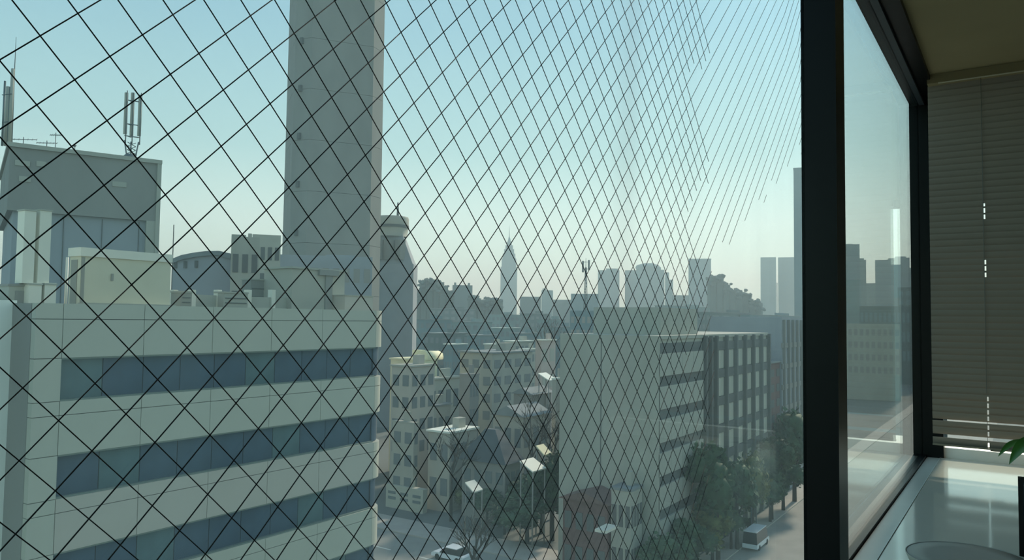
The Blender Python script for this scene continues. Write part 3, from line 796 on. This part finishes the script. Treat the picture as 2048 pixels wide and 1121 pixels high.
MB().blob(tuple(A_ + RT * wd * .5 + FW * 20 + Vector((0, 0, zt_ + 4))), wd * .34, 18, 7.0, random.Random(5), .04, 3).build('dome', m_far, r0)
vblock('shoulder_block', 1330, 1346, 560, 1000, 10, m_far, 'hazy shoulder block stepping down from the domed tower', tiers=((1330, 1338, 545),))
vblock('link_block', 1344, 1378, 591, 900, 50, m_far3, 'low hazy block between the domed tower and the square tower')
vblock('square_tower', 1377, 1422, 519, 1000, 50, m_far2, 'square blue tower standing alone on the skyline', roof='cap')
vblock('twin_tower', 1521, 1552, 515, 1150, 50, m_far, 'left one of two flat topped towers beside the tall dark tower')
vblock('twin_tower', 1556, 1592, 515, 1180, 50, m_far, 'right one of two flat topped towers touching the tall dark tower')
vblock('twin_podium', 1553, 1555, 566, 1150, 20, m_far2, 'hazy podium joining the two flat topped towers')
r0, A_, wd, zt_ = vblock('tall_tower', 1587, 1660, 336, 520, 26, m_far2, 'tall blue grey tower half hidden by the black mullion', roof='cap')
# through the clear pane
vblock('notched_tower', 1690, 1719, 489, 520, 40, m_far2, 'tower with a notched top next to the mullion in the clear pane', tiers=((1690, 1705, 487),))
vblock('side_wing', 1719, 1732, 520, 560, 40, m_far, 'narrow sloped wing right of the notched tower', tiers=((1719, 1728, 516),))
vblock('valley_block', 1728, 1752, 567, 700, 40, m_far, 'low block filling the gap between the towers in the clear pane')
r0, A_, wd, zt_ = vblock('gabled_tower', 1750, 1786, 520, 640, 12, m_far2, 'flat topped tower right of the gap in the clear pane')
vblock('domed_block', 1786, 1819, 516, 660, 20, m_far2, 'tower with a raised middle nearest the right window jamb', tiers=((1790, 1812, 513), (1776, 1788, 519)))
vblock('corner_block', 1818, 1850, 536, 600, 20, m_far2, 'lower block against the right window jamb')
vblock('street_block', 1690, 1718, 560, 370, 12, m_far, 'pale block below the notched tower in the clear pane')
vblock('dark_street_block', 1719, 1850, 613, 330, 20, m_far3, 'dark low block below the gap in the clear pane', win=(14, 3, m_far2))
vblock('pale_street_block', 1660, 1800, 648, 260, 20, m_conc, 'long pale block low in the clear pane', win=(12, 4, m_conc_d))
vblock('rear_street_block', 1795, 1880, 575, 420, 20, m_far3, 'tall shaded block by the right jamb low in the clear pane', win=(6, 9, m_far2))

# wooded rises
def wood(name, px0, px1, ys, D, label, seed, m_=None):
    rn = random.Random(seed); n = len(ys); mb = MB(); k = D / FPX; wd = (px1 - px0) / n * k
    for i, y in enumerate(ys):
        c = at(px0 + (px1 - px0) * (i + .5) / n, y, D)
        for j in range(18):
            p = c + RT * wd * rn.uniform(-.75, .75) + FW * rn.uniform(-10, 10); r = wd * rn.uniform(.2, .38)
            zc = p.z - r * .8 - (rn.uniform(0, 1.2) if j < 6 else rn.uniform(1, 8))
            mb.blob((p.x, p.y, zc), r, r, r * .8, rn, .35, 2)
        mb.prism([(c.x + math.cos(q) * wd * .75, c.y + math.sin(q) * wd * .75) for q in [i_ * 1.0472 for i_ in range(6)]], GZ, c.z - wd * .5)
    return tag(mb.build(name, m_ or m_wood_far), label, 'trees', kind='stuff')
wood('tree_mass', 830, 906, (574, 560, 556, 560, 568, 580), 545, 'hazy mass of rounded trees right of the drum tower', 3)
wood('tree_mass', 940, 1002, (590, 598, 594, 596), 560, 'low hazy tree line left of the spire skyscraper', 4)
wood('tree_mass', 1418, 1522, (552, 548, 564, 576, 578, 584, 596, 600), 640, 'wooded rise right of the square blue tower', 5)

# lattice mast
D = 240.0
p, q = at(1171, 516, D), at(1171, 640, D)
r_ = empty('lattice_mast', (q.x, q.y, at(1171, 588, D).z - 8), 'thin lattice mast standing up above the skyline', 'mast')
mb = MB(); k = D / FPX
z0, z1 = at(1171, 640, D).z, at(1171, 535, D).z
for a, b in ((-4, 0), (4, 0), (0, 4)):
    v0 = q + RT * a * k + FW * b * k; v1 = q + RT * a * .3 * k + FW * b * .3 * k
    mb.tube((v0.x, v0.y, z0), (v1.x, v1.y, z1), .12, n=5)
mb.build('leg', m_steel, r_)
mb = MB()
for i in range(9):
    a = 4 - 2.8 * i / 9; za, zb = z0 + (z1 - z0) * i / 9, z0 + (z1 - z0) * (i + 1) / 9
    s_ = 1 if i % 2 else -1
    u, v = q - RT * a * k * s_, q + RT * a * k * s_
    mb.tube((u.x, u.y, za), (v.x, v.y, zb), .09, n=4)
mb.build('bracing', m_steel, r_)
mb = MB(); mb.tube((q.x, q.y, z1), (q.x, q.y, p.z), .12, .05, 5); mb.build('top_pole', m_steel, r_)
for dx, y0, y1 in ((-6, 522, 545), (6, 520, 540)):
    e = q + RT * dx * k; MB().box(e.x - .25, e.x + .25, e.y - .2, e.y + .2, at(1171, y1, D).z, at(1171, y0, D).z).build('aerial_panel', m_steel, r_)
mb = MB()
for y in (524, 538): mb.tube(q - RT * 6 * k + Vector((0, 0, at(1171, y, D).z - q.z)), q + RT * 6 * k + Vector((0, 0, at(1171, y, D).z - q.z)), .09, n=4)
mb.build('crossbar', m_steel, r_)
vblock('mast_house', 1140, 1205, 622, 232, 14, m_far2, 'blue grey building under the lattice mast', win=(6, 5, m_conc_d))

# ---- second office block, down the street
Y2, X2 = 30.1, 71.3
sb = empty('street_office_block', (92, 36, GZ), 'long grey office block with banded street front, middle distance', 'building')
zr = -1.9
MB().box(X2, 111, Y2 + .3, 41.4, GZ, zr).build('wall', m_conc, sb)
MB().box(X2 - .01, X2 + .3, Y2, 41.4, GZ + .5, zr + .3).build('end_wall', m_conc, sb)
MB().box(X2, 111, Y2 + .1, 41.4, zr, zr + .35).build('roof_edge', m_conc, sb)
MB().box(X2 + 5, X2 + 16, 32, 40, zr, 1.4).build('roof_hut', m_conc, sb)
MB().box(X2 - .04, X2 + .02, 36.4, 36.5, GZ + 6, zr).build('wall_joint', m_joint, sb)
ft = [-3.35 - 3.3 * i for i in range(7)]
for i, zt_ in enumerate(ft):
    zb_ = zt_ - 2.25
    # blank part: light panels, dark strips between
    for j in range(4):
        xa, xb = X2 + .1 + 3.2 * j, X2 + .1 + 3.2 * (j + 1)
        piece('panel', m_conc, xa + .03, xb - .03, Y2, Y2 + .35, zb_, zt_, sb)
    piece('window_strip', m_joint, X2 + .3, 84.2, Y2 + .24, Y2 + .34, zt_, zt_ + 1.05, sb)
    # gridded part
    for j in range(7):
        xa = 84.9 + 3.75 * j
        piece('spandrel', m_joint, xa, xa + 3.3, Y2 + .12, Y2 + .35, zt_ - .1, zt_ + .95, sb)
        for q in range(3):
            piece('window_pane', m_pan, xa + .05 + q * 1.08, xa + 1.05 + q * 1.08, Y2 + .22, Y2 + .34, zt_ - 2.3, zt_ - .15, sb)
for j in range(8):
    xa = 84.45 + 3.75 * j
    piece('pilaster', m_joint, xa, xa + .45, Y2 - .25, Y2 + .35, GZ, zr + .2, sb)
piece('pilaster', m_joint, 86.3, 86.7, Y2 - .25, Y2 + .35, GZ, zr + .2, sb)
# narrow red block and blue slab further on
r_, b_ = ablock('red_block', 1537, 1537, 1562, 728, 111.6, m_red, 'narrow red brown block at the far end of the street office block', dep=10, winY=(2, 6), zlo=-20, mwin=m_joint)
a = atY(1563, 640, Y2 + .6); b = atY(1625, 640, Y2 + .6)
r_ = empty('blue_slab', (a.x + 8, 36, GZ), 'blue grey slab block beyond the red block, beside the mullion', 'building')
MB().box(a.x, b.x + 4, Y2 + .6, 42, GZ, a.z + .4).build('wall', m_blue, r_)
for j in range(9):
    x = a.x + .6 + j * (b.x + 4 - a.x) / 9
    piece('fin', m_conc_d, x, x + .35, Y2 + .2, Y2 + .7, GZ + 4, a.z, r_)
for j in range(7):
    piece('floor_band', m_conc_d, a.x, b.x + 4, Y2 + .45, Y2 + .7, -4 - j * 3.2, -3.2 - j * 3.2, r_)
# low buildings in front of its end wall
ablock('red_roof_house', 1215, 1130, 1262, 1010, 74, m_red, 'low house with a red brown roof below the street office block end wall', roof='gable', mroof=m_rroof, winX=(4, 2), winY=(3, 2), mwin=m_joint, rise=.9)
ablock('grey_shop', 1262, 1225, 1286, 985, 73, m_conc, 'low grey shop beside the red roofed house at the office block foot', mroof=m_groof, winY=(4, 2), winX=(3, 2), mwin=m_joint)
a = at(1213, 1058, 71); tag(MB().box(a.x - 1.2, a.x + 1.2, a.y - .6, a.y + .6, a.z - .12, a.z + .12).build('awning', m_white), 'small white awning in front of the red roofed house', 'awning')

# ---- houses between the two office blocks
ablock('pale_house', 822, 786, 872, 735, 108, m_panel_warm, 'tall pale house touching the office block corner', mroof=m_conc, winX=(2, 4), winY=(3, 4), mwin=m_win, zlo=-20)
r_, b_ = ablock('yellow_house', 836, 784, 836, 722, 126, m_yell, 'sunlit pale yellow upper storey above the pale house', mroof=m_yell, dep=5, zlo=-10)
r_ = empty('round_tank', tuple(at(857, 722, 128)), 'bright rounded yellow tank lying beside the yellow upper storey', 'tank')
p, q = at(846, 714, 128), at(876, 714, 132)
MB().tube(p, q, 1.0, n=16).blob(tuple(q), 1.0, 1.0, 1.0, random.Random(1), 0, 2).build('shell', m_yell, r_)
MB().box(p.x - .2, q.x + .2, p.y - .5, q.y + .5, p.z - 1.6, p.z - .6).build('cradle', m_conc_d, r_)
ablock('white_house', 842, 832, 922, 762, 120, m_pan, 'white house with a row of dark windows behind the pale house', mroof=m_pan, winY=(5, 2), mwin=m_win)
ablock('grey_flat_block', 985, 922, 1066, 708, 130, m_conc, 'plain grey flat roofed block in the middle of the houses', mroof=m_groof, winX=(3, 4), winY=(4, 4), mwin=m_win)
ablock('stair_tower', 940, 922, 960, 752, 118, m_conc_d, 'narrow dark block with vertical strips beside the plain grey block', mroof=m_conc_d, winY=(3, 3), mwin=m_win)
ablock('pink_house', 1083, 1072, 1112, 682, 170, m_pink, 'pinkish house wall catching light left of the street office block', mroof=m_white, winY=(2, 2), mwin=m_conc)
ablock('white_cap_tower', 1112, 1106, 1127, 760, 115, m_beige, 'slim beige stair tower with a white cap beside the office block end wall', mroof=m_wroof)
ablock('gable_house', 1064, 1030, 1104, 790, 118, m_conc_d, 'grey house with a pale gable roof left of the slim stair tower', roof='gable', mroof=m_groof, winY=(3, 2), mwin=m_win)
ablock('beige_house', 1046, 990, 1100, 835, 108, m_beige, 'beige house with a bright sunlit gable below the grey flat block', roof='gable', mroof=m_groof, winX=(3, 2), winY=(3, 2), mwin=m_win)
ablock('dark_roof_house', 1010, 930, 1046, 930, 97, m_conc_d, 'large house with a dark hipped roof in the centre of the houses', roof='hip', mroof=m_droof, winX=(4, 2), winY=(3, 2), mwin=m_win, rise=4.0)
ablock('pale_annex', 900, 862, 958, 868, 102, m_beige, 'low annex with a bright white roof behind the dark hipped roof', mroof=m_wroof, winX=(2, 2), winY=(3, 2), mwin=m_win)
ablock('grey_annex', 862, 842, 905, 815, 116, m_conc, 'grey annex with a dark window strip below the white house', mroof=m_groof, winY=(3, 2), mwin=m_win)
ablock('pink_wall_house', 900, 868, 930, 905, 112, m_pink, 'small pinkish house left of the dark hipped roof', roof='gable', mroof=m_beige, winX=(2, 2), mwin=m_win)
ablock('cream_column_house', 828, 790, 842, 850, 103, m_beige, 'cream street side house right beside the office block corner', mroof=m_conc, winX=(2, 3), winY=(1, 3), mwin=m_win, zlo=-24)
ablock('low_wall_house', 846, 780, 862, 985, 101, m_pan, 'low pale house with a green strip at the office block foot', mroof=m_pan, winX=(3, 2), mwin=m_win)
for (px, py, D, w_, d_, m_, lab) in ((1088, 902, 92, 1.7, 1.2, m_yell, 'bright yellow green skylight on a roof by the dark trees'), (1066, 932, 88, 2.9, 1.8, m_wroof, 'pale sloping canopy below the yellow skylight'),
                                     (948, 975, 92, 1.9, 1.3, m_wroof, 'pale lean-to roof in front of the dark hipped roof'), (1095, 755, 120, 2.4, 2, m_wroof, 'small white roof above the grey gable house')):
    c = at(px, py, D)
    r_ = empty('canopy', (c.x, c.y, GZ), lab, 'canopy')
    mb = MB(); mb.add([(c.x - w_ / 2, c.y - d_ / 2, c.z - .5), (c.x + w_ / 2, c.y - d_ / 2, c.z - .5), (c.x + w_ / 2, c.y + d_ / 2, c.z + .5), (c.x - w_ / 2, c.y + d_ / 2, c.z + .5),
                       (c.x - w_ / 2, c.y - d_ / 2, c.z - .35), (c.x + w_ / 2, c.y - d_ / 2, c.z - .35), (c.x + w_ / 2, c.y + d_ / 2, c.z + .65), (c.x - w_ / 2, c.y + d_ / 2, c.z + .65)],
                      [(0, 3, 2, 1), (4, 5, 6, 7), (0, 1, 5, 4), (1, 2, 6, 5), (2, 3, 7, 6), (3, 0, 4, 7)])
    mb.build('sheet', m_, r_)
    for sx in (-1, 1):
        for sy in (-1, 1): MB().tube((c.x + sx * w_ * .45, c.y + sy * d_ * .45, GZ), (c.x + sx * w_ * .45, c.y + sy * d_ * .45, c.z + sy * .45), .09, n=6).build('post', m_conc_d, r_)

# rows of roofs further back, each labelled by what it stands next to
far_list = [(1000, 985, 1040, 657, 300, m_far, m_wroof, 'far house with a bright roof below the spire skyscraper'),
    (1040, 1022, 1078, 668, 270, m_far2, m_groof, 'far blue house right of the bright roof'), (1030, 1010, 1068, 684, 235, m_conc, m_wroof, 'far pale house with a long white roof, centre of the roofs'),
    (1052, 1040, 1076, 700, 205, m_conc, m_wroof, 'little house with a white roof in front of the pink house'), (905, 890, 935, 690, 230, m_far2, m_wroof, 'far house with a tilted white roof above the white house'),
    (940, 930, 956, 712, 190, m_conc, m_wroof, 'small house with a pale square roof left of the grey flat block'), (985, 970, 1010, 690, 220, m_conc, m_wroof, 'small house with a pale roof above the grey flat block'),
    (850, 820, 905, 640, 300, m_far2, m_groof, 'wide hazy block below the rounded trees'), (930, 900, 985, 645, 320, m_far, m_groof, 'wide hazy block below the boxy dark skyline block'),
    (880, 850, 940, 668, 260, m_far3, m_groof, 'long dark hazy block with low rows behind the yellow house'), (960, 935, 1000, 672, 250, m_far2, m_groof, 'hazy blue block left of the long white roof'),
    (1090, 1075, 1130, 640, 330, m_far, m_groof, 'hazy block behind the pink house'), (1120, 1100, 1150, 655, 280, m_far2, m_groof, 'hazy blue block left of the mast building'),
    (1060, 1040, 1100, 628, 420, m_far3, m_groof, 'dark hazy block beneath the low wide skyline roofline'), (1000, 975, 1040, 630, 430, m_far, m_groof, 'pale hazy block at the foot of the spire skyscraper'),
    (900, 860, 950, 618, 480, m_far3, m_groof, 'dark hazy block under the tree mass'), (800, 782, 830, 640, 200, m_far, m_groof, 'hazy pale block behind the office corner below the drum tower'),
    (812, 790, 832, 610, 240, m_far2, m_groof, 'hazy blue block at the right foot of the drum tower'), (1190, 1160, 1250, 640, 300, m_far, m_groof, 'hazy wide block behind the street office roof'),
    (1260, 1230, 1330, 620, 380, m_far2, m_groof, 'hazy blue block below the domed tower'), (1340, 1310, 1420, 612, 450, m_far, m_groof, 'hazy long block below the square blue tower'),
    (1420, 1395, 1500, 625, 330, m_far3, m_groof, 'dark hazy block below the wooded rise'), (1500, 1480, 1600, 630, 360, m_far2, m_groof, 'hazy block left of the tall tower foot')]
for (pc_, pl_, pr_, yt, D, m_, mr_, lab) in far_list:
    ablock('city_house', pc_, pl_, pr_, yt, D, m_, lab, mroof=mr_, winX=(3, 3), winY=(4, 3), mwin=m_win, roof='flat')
taken = []
bpy.context.view_layer.update()
for o_ in COL.objects:
    if o_.type == 'MESH' and o_.parent is not None and o_.name.split('.')[0] in ('wall', 'shaft_section', 'setback_tier'):
        bb_ = [o_.matrix_world @ Vector(c) for c in o_.bound_box]
        taken.append((min(v.x for v in bb_), max(v.x for v in bb_), min(v.y for v in bb_), max(v.y for v in bb_)))
    elif o_.name.startswith('tree_mass'):
        bb_ = [o_.matrix_world @ Vector(c) for c in o_.bound_box]
        taken.append((min(v.x for v in bb_), max(v.x for v in bb_), min(v.y for v in bb_), max(v.y for v in bb_)))
rn = random.Random(11)
for ring, (D0, cnt) in enumerate(((480, 70), (700, 80), (950, 80))):
    mb = MB()
    for i in range(cnt):
        px = rn.uniform(300, 1900); D = D0 + rn.uniform(-60, 160); p = at(px, 640, D)
        w_, d_, h = rn.uniform(8, 24), rn.uniform(8, 20), rn.uniform(7, 21)
        bx = (p.x, p.x + w_, p.y, p.y + d_)
        if any(bx[0] < t[1] and bx[1] > t[0] and bx[2] < t[3] and bx[3] > t[2] for t in taken): continue
        taken.append(bx)
        mb.box(*bx, GZ, GZ + h)
    tag(mb.build('distant_rooftops', (m_far3, m_far, m_far2)[ring]), ('distant low rooftops behind the houses, first belt', 'distant low rooftops, second belt further back', 'distant low rooftops, last belt under the skyline')[ring], 'rooftops', kind='stuff')

# pale block seen only past the blind, through the side window
r_ = empty('side_street_block', (75, -32, GZ), 'pale block seen past the blind and mirrored in the clear pane', 'building')
MB().box(66, 84, -62, -4, GZ, 4.6).build('wall', m_far, r_)
for j in range(12):
    for q in range(4): piece('window', m_conc_d, 65.9, 66.1, -60 + j * 4.6, -57.5 + j * 4.6, -12 + q * 4, -10 + q * 4, r_)

# ---- trees
def tree_meshes(m_leaf_, seed):
    rn = random.Random(seed); mb = MB()
    blobs = [((rn.uniform(-1.4, 1.4), rn.uniform(-1.4, 1.4), rn.uniform(3.4, 6.6)), rn.uniform(1.0, 1.7)) for _ in range(9)]
    for c, r in blobs:
        for _ in range(150):
            d = Vector((rn.gauss(0, 1), rn.gauss(0, 1), rn.gauss(0, 1))).normalized() * r * rn.uniform(.55, 1.05)
            p = Vector(c) + d; a = Vector((rn.gauss(0, 1), rn.gauss(0, 1), rn.gauss(0, 1))).normalized(); b = a.orthogonal().normalized(); s_ = rn.uniform(.16, .34)
            mb.add([p - a * s_, p + b * s_ * .7, p + a * s_, p - b * s_ * .7], [(0, 1, 2, 3)])
        mb.blob(c, r * .72, r * .72, r * .66, rn, .2, 2)
    tk = MB(); tk.tube((0, 0, 0), (0, 0, 4.2), .22, .12, 8)
    for c, r in blobs[:6]: tk.tube((0, 0, 2.4), c, .1, .03, 5)
    return mb.mesh('foliage', m_leaf_), tk.mesh('trunk', m_trunk)
TM = [tree_meshes(m_tree, 1), tree_meshes(m_tree, 2), tree_meshes(m_tree2, 3)]
def tree(px, py, D, h, kind, label, group=None, cat='tree'):
    p = at(px, py, D) if D > 40 else atY(px, py, D); base = GZ; s_ = max(.3, (p.z - GZ) / 7.6)
    r_ = empty('street_tree', (p.x, p.y, base), label, cat, group)
    for nm, me in zip(('foliage', 'trunk'), TM[kind]):
        o_ = link(nm, me, r_); o_.scale = (s_ * h, s_ * h, s_)
        o_.rotation_euler.z = (px * 1.7) % 6.28
    return r_
tl = [(1436, 890, 27.4, .75, 0, 'tall dark street tree before the pilasters, nearest the blank banded front'), (1474, 905, 27.4, .75, 1, 'dark street tree second in the row before the pilasters'),
      (1505, 912, 27.4, .75, 2, 'olive street tree right behind the peach board'), (1542, 872, 27.8, .9, 0, 'dark street tree at the foot of the red block'),
      (1588, 806, 27.8, .8, 1, 'tall pale lit tree at the foot of the blue slab'), (1566, 905, 27.8, 1.1, 0, 'round leafy tree at the pavement edge past the peach board'),
      (1540, 950, 27.6, 1.2, 1, 'low bushy tree beyond the peach board'), (1462, 1000, 28.0, 1.15, 0, 'dark low spreading tree near the white sign'),
      (1425, 1010, 28.2, 1.2, 2, 'olive low spreading tree in front of the banded office front'), (1385, 1035, 28.2, 1.2, 0, 'dark low spreading tree at the near foot of the banded office front'),
      (1340, 1062, 28.4, 1.4, 1, 'dark spreading tree at the bottom beside the banded office front'), (1495, 1035, 28.2, 1.3, 1, 'round dark bush tree above the parked white van'),
      (1032, 950, 98, 1.7, 0, 'broad dark tree beyond the corner of the dark hipped roof'), (1085, 950, 93, 1.6, 1, 'broad dark tree below the yellow skylight'), (1106, 900, 90, 1.0, 0, 'dark tree against the office block end wall'),
      (975, 975, 96, 1.7, 1, 'dark tree directly in front of the dark hipped roof'), (1055, 1000, 88, 2.0, 0, 'lowest dark spreading tree beside the side street'), (1010, 1005, 92, 1.8, 1, 'dark spreading tree by the side street kerb'), (925, 975, 102, 1.2, 2, 'small olive tree by the side street pavement'),
      (868, 985, 106, .8, 0, 'small green tree in front of the pinkish house'), (900, 838, 121, .8, 1, 'dark tree between white house and white roofed annex'), (1030, 830, 128, .8, 1, 'dark tree above the beige house')]
for args in tl: tree(*args)
# bare winter trees
def bare(px, ytop, D, label, seed):
    rn = random.Random(seed); p = at(px, ytop, D); H = p.z - GZ
    r_ = empty('bare_tree', (p.x, p.y, GZ), label, 'tree')
    tk, br = MB(), MB()
    tk.tube((p.x, p.y, GZ), (p.x, p.y, GZ + H * .55), .22, .12, 6)
    def grow(b, d, L, r, n):
        e = b + d * L; br.tube(b, e, r, r * .6, 4)
        if n:
            for _ in range(3): grow(b + d * L * rn.uniform(.5, 1), (d + Vector((rn.uniform(-.8, .8), rn.uniform(-.8, .8), rn.uniform(-.1, .5)))).normalized(), L * rn.uniform(.55, .75), r * .6, n - 1)
    for i in range(6): grow(Vector((p.x, p.y, GZ + H * rn.uniform(.35, .55))), Vector((rn.uniform(-.7, .7), rn.uniform(-.7, .7), 1)).normalized(), H * .2, .11, 3)
    tk.build('trunk', m_trunk, r_); br.build('branches', m_trunk, r_)
bare(1085, 612, 210, 'bare winter tree left of the lattice mast building', 2)
bare(1066, 775, 103, 'bare tree in front of the grey gable house', 4)
bare(1108, 800, 100, 'bare tree close to the office block end wall', 5)
bare(905, 845, 98, 'bare tree over the white roofed annex', 6)
bare(950, 1000, 70, 'bare tree at the side street corner', 8)

# ---- vehicles and street things
def car(loc, rz, m_, label, cat='car', tall=False, L=4.3, name='car'):
    r_ = empty(name, loc, label, cat); W_, H1, H2 = .85, .78, (2.1 if tall else 1.42)
    x = L / 2
    b = MB(); b.add([(sx, sy, sz) for sy in (-W_, W_) for sx, sz in ((-x, .3), (x, .3), (x, .62), (x - .25, H1), (-x + .1, H1 + .04), (-x, .7))],
                    [tuple(range(6)), tuple(range(11, 5, -1))] + [((i + 1) % 6, i, 6 + i, 6 + (i + 1) % 6) for i in range(6)])
    c0, c1, c2, c3 = (-x + .05, -x + .15, x - .9, x - .45) if tall else (-x + .35, -x + .95, x - 1.75, x - 1.05)
    cb = MB(); cb.add([(sx, sy * (W_ - (.12 if sz > 1 else .03)), sz) for sy in (-1, 1) for sx, sz in ((c0, H1), (c3, H1), (c2, H2), (c1, H2))],
                      [(0, 1, 2, 3), (7, 6, 5, 4), (1, 0, 4, 5), (2, 1, 5, 6), (3, 2, 6, 7), (0, 3, 7, 4)])
    rf = MB().box(c1 - .02, c2 + .02, -W_ + .1, W_ - .1, H2 - .02, H2 + .05)
    for nm, mb, mm in (('body', b, m_), ('cabin_glass', cb, m_carglass), ('roof', rf, m_)):
        o_ = link(nm, mb.mesh(nm, mm), r_)
    for sx in (-1, 1):
        for sy in (-1, 1):
            link('wheel', MB().tube((sx * x * .62, sy * W_ - .1 * sy, .31), (sx * x * .62, sy * (W_ + .02), .31), .31, n=14).mesh('wheel', m_tyre), r_)
    r_.rotation_euler.z = rz
    return r_
p = atZ(1503, 1092, GZ); car((p.x, 26.1, GZ + .03), 0, m_carw, 'white van parked at the pavement edge under the street trees', 'van', True, 4.9, 'van')
p = atZ(925, 1112, GZ); car((65.8, p.y, GZ + .03), math.pi / 2, m_carw, 'shiny pale blue white car in the side street at the bottom', 'car')
p = atY(1508, 949, 27.4)  # added board, its peach colour stands in for sunlight on the tree crowns
r_ = empty('sunlit_patch_board', (p.x, p.y, GZ), 'peach board standing in for a sunlit patch on the dark street trees', 'stand-in board')
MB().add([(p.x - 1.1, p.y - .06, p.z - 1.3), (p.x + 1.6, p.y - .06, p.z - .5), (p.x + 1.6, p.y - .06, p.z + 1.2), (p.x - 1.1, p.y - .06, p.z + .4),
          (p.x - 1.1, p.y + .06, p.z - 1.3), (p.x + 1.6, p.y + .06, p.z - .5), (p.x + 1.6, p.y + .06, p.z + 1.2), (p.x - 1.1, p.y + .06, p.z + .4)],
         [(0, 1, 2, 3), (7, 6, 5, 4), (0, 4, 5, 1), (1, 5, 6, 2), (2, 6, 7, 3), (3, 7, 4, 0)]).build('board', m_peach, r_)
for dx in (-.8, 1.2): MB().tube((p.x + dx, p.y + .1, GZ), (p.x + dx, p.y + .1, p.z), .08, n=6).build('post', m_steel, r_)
p = atY(1503, 992, 27.3)
r_ = empty('white_sign', (p.x, p.y, GZ), 'small white sign on a post below the peach board', 'sign')
MB().box(p.x - .5, p.x + .5, p.y - .05, p.y + .05, p.z - .6, p.z + .5).build('board', m_wroof, r_)
MB().tube((p.x, p.y, GZ), (p.x, p.y, p.z - .5), .06, n=6).build('post', m_steel, r_)
# street lamp poles
for px, py, lab in ((1418, 1085, 'thin pale street lamp pole among the low trees at the bottom'), (1570, 990, 'thin curved street lamp by the sunlit pavement')):
    p = atZ(px, py, GZ)
    r_ = empty('street_lamp', (p.x, p.y, GZ), lab, 'street lamp')
    MB().tube((p.x, p.y, GZ), (p.x, p.y, GZ + 6), .09, .06, 8).build('pole', m_steel, r_)
    arm_ = MB().tube((p.x, p.y, GZ + 6), (p.x + .3, p.y - 1.4, GZ + 6.6), .05, .04, 6).build('arm', m_steel, r_)
    MB().box(p.x + .1, p.x + .5, p.y - 2.0, p.y - 1.3, GZ + 6.5, GZ + 6.7).build('lamp_head', m_conc, arm_)
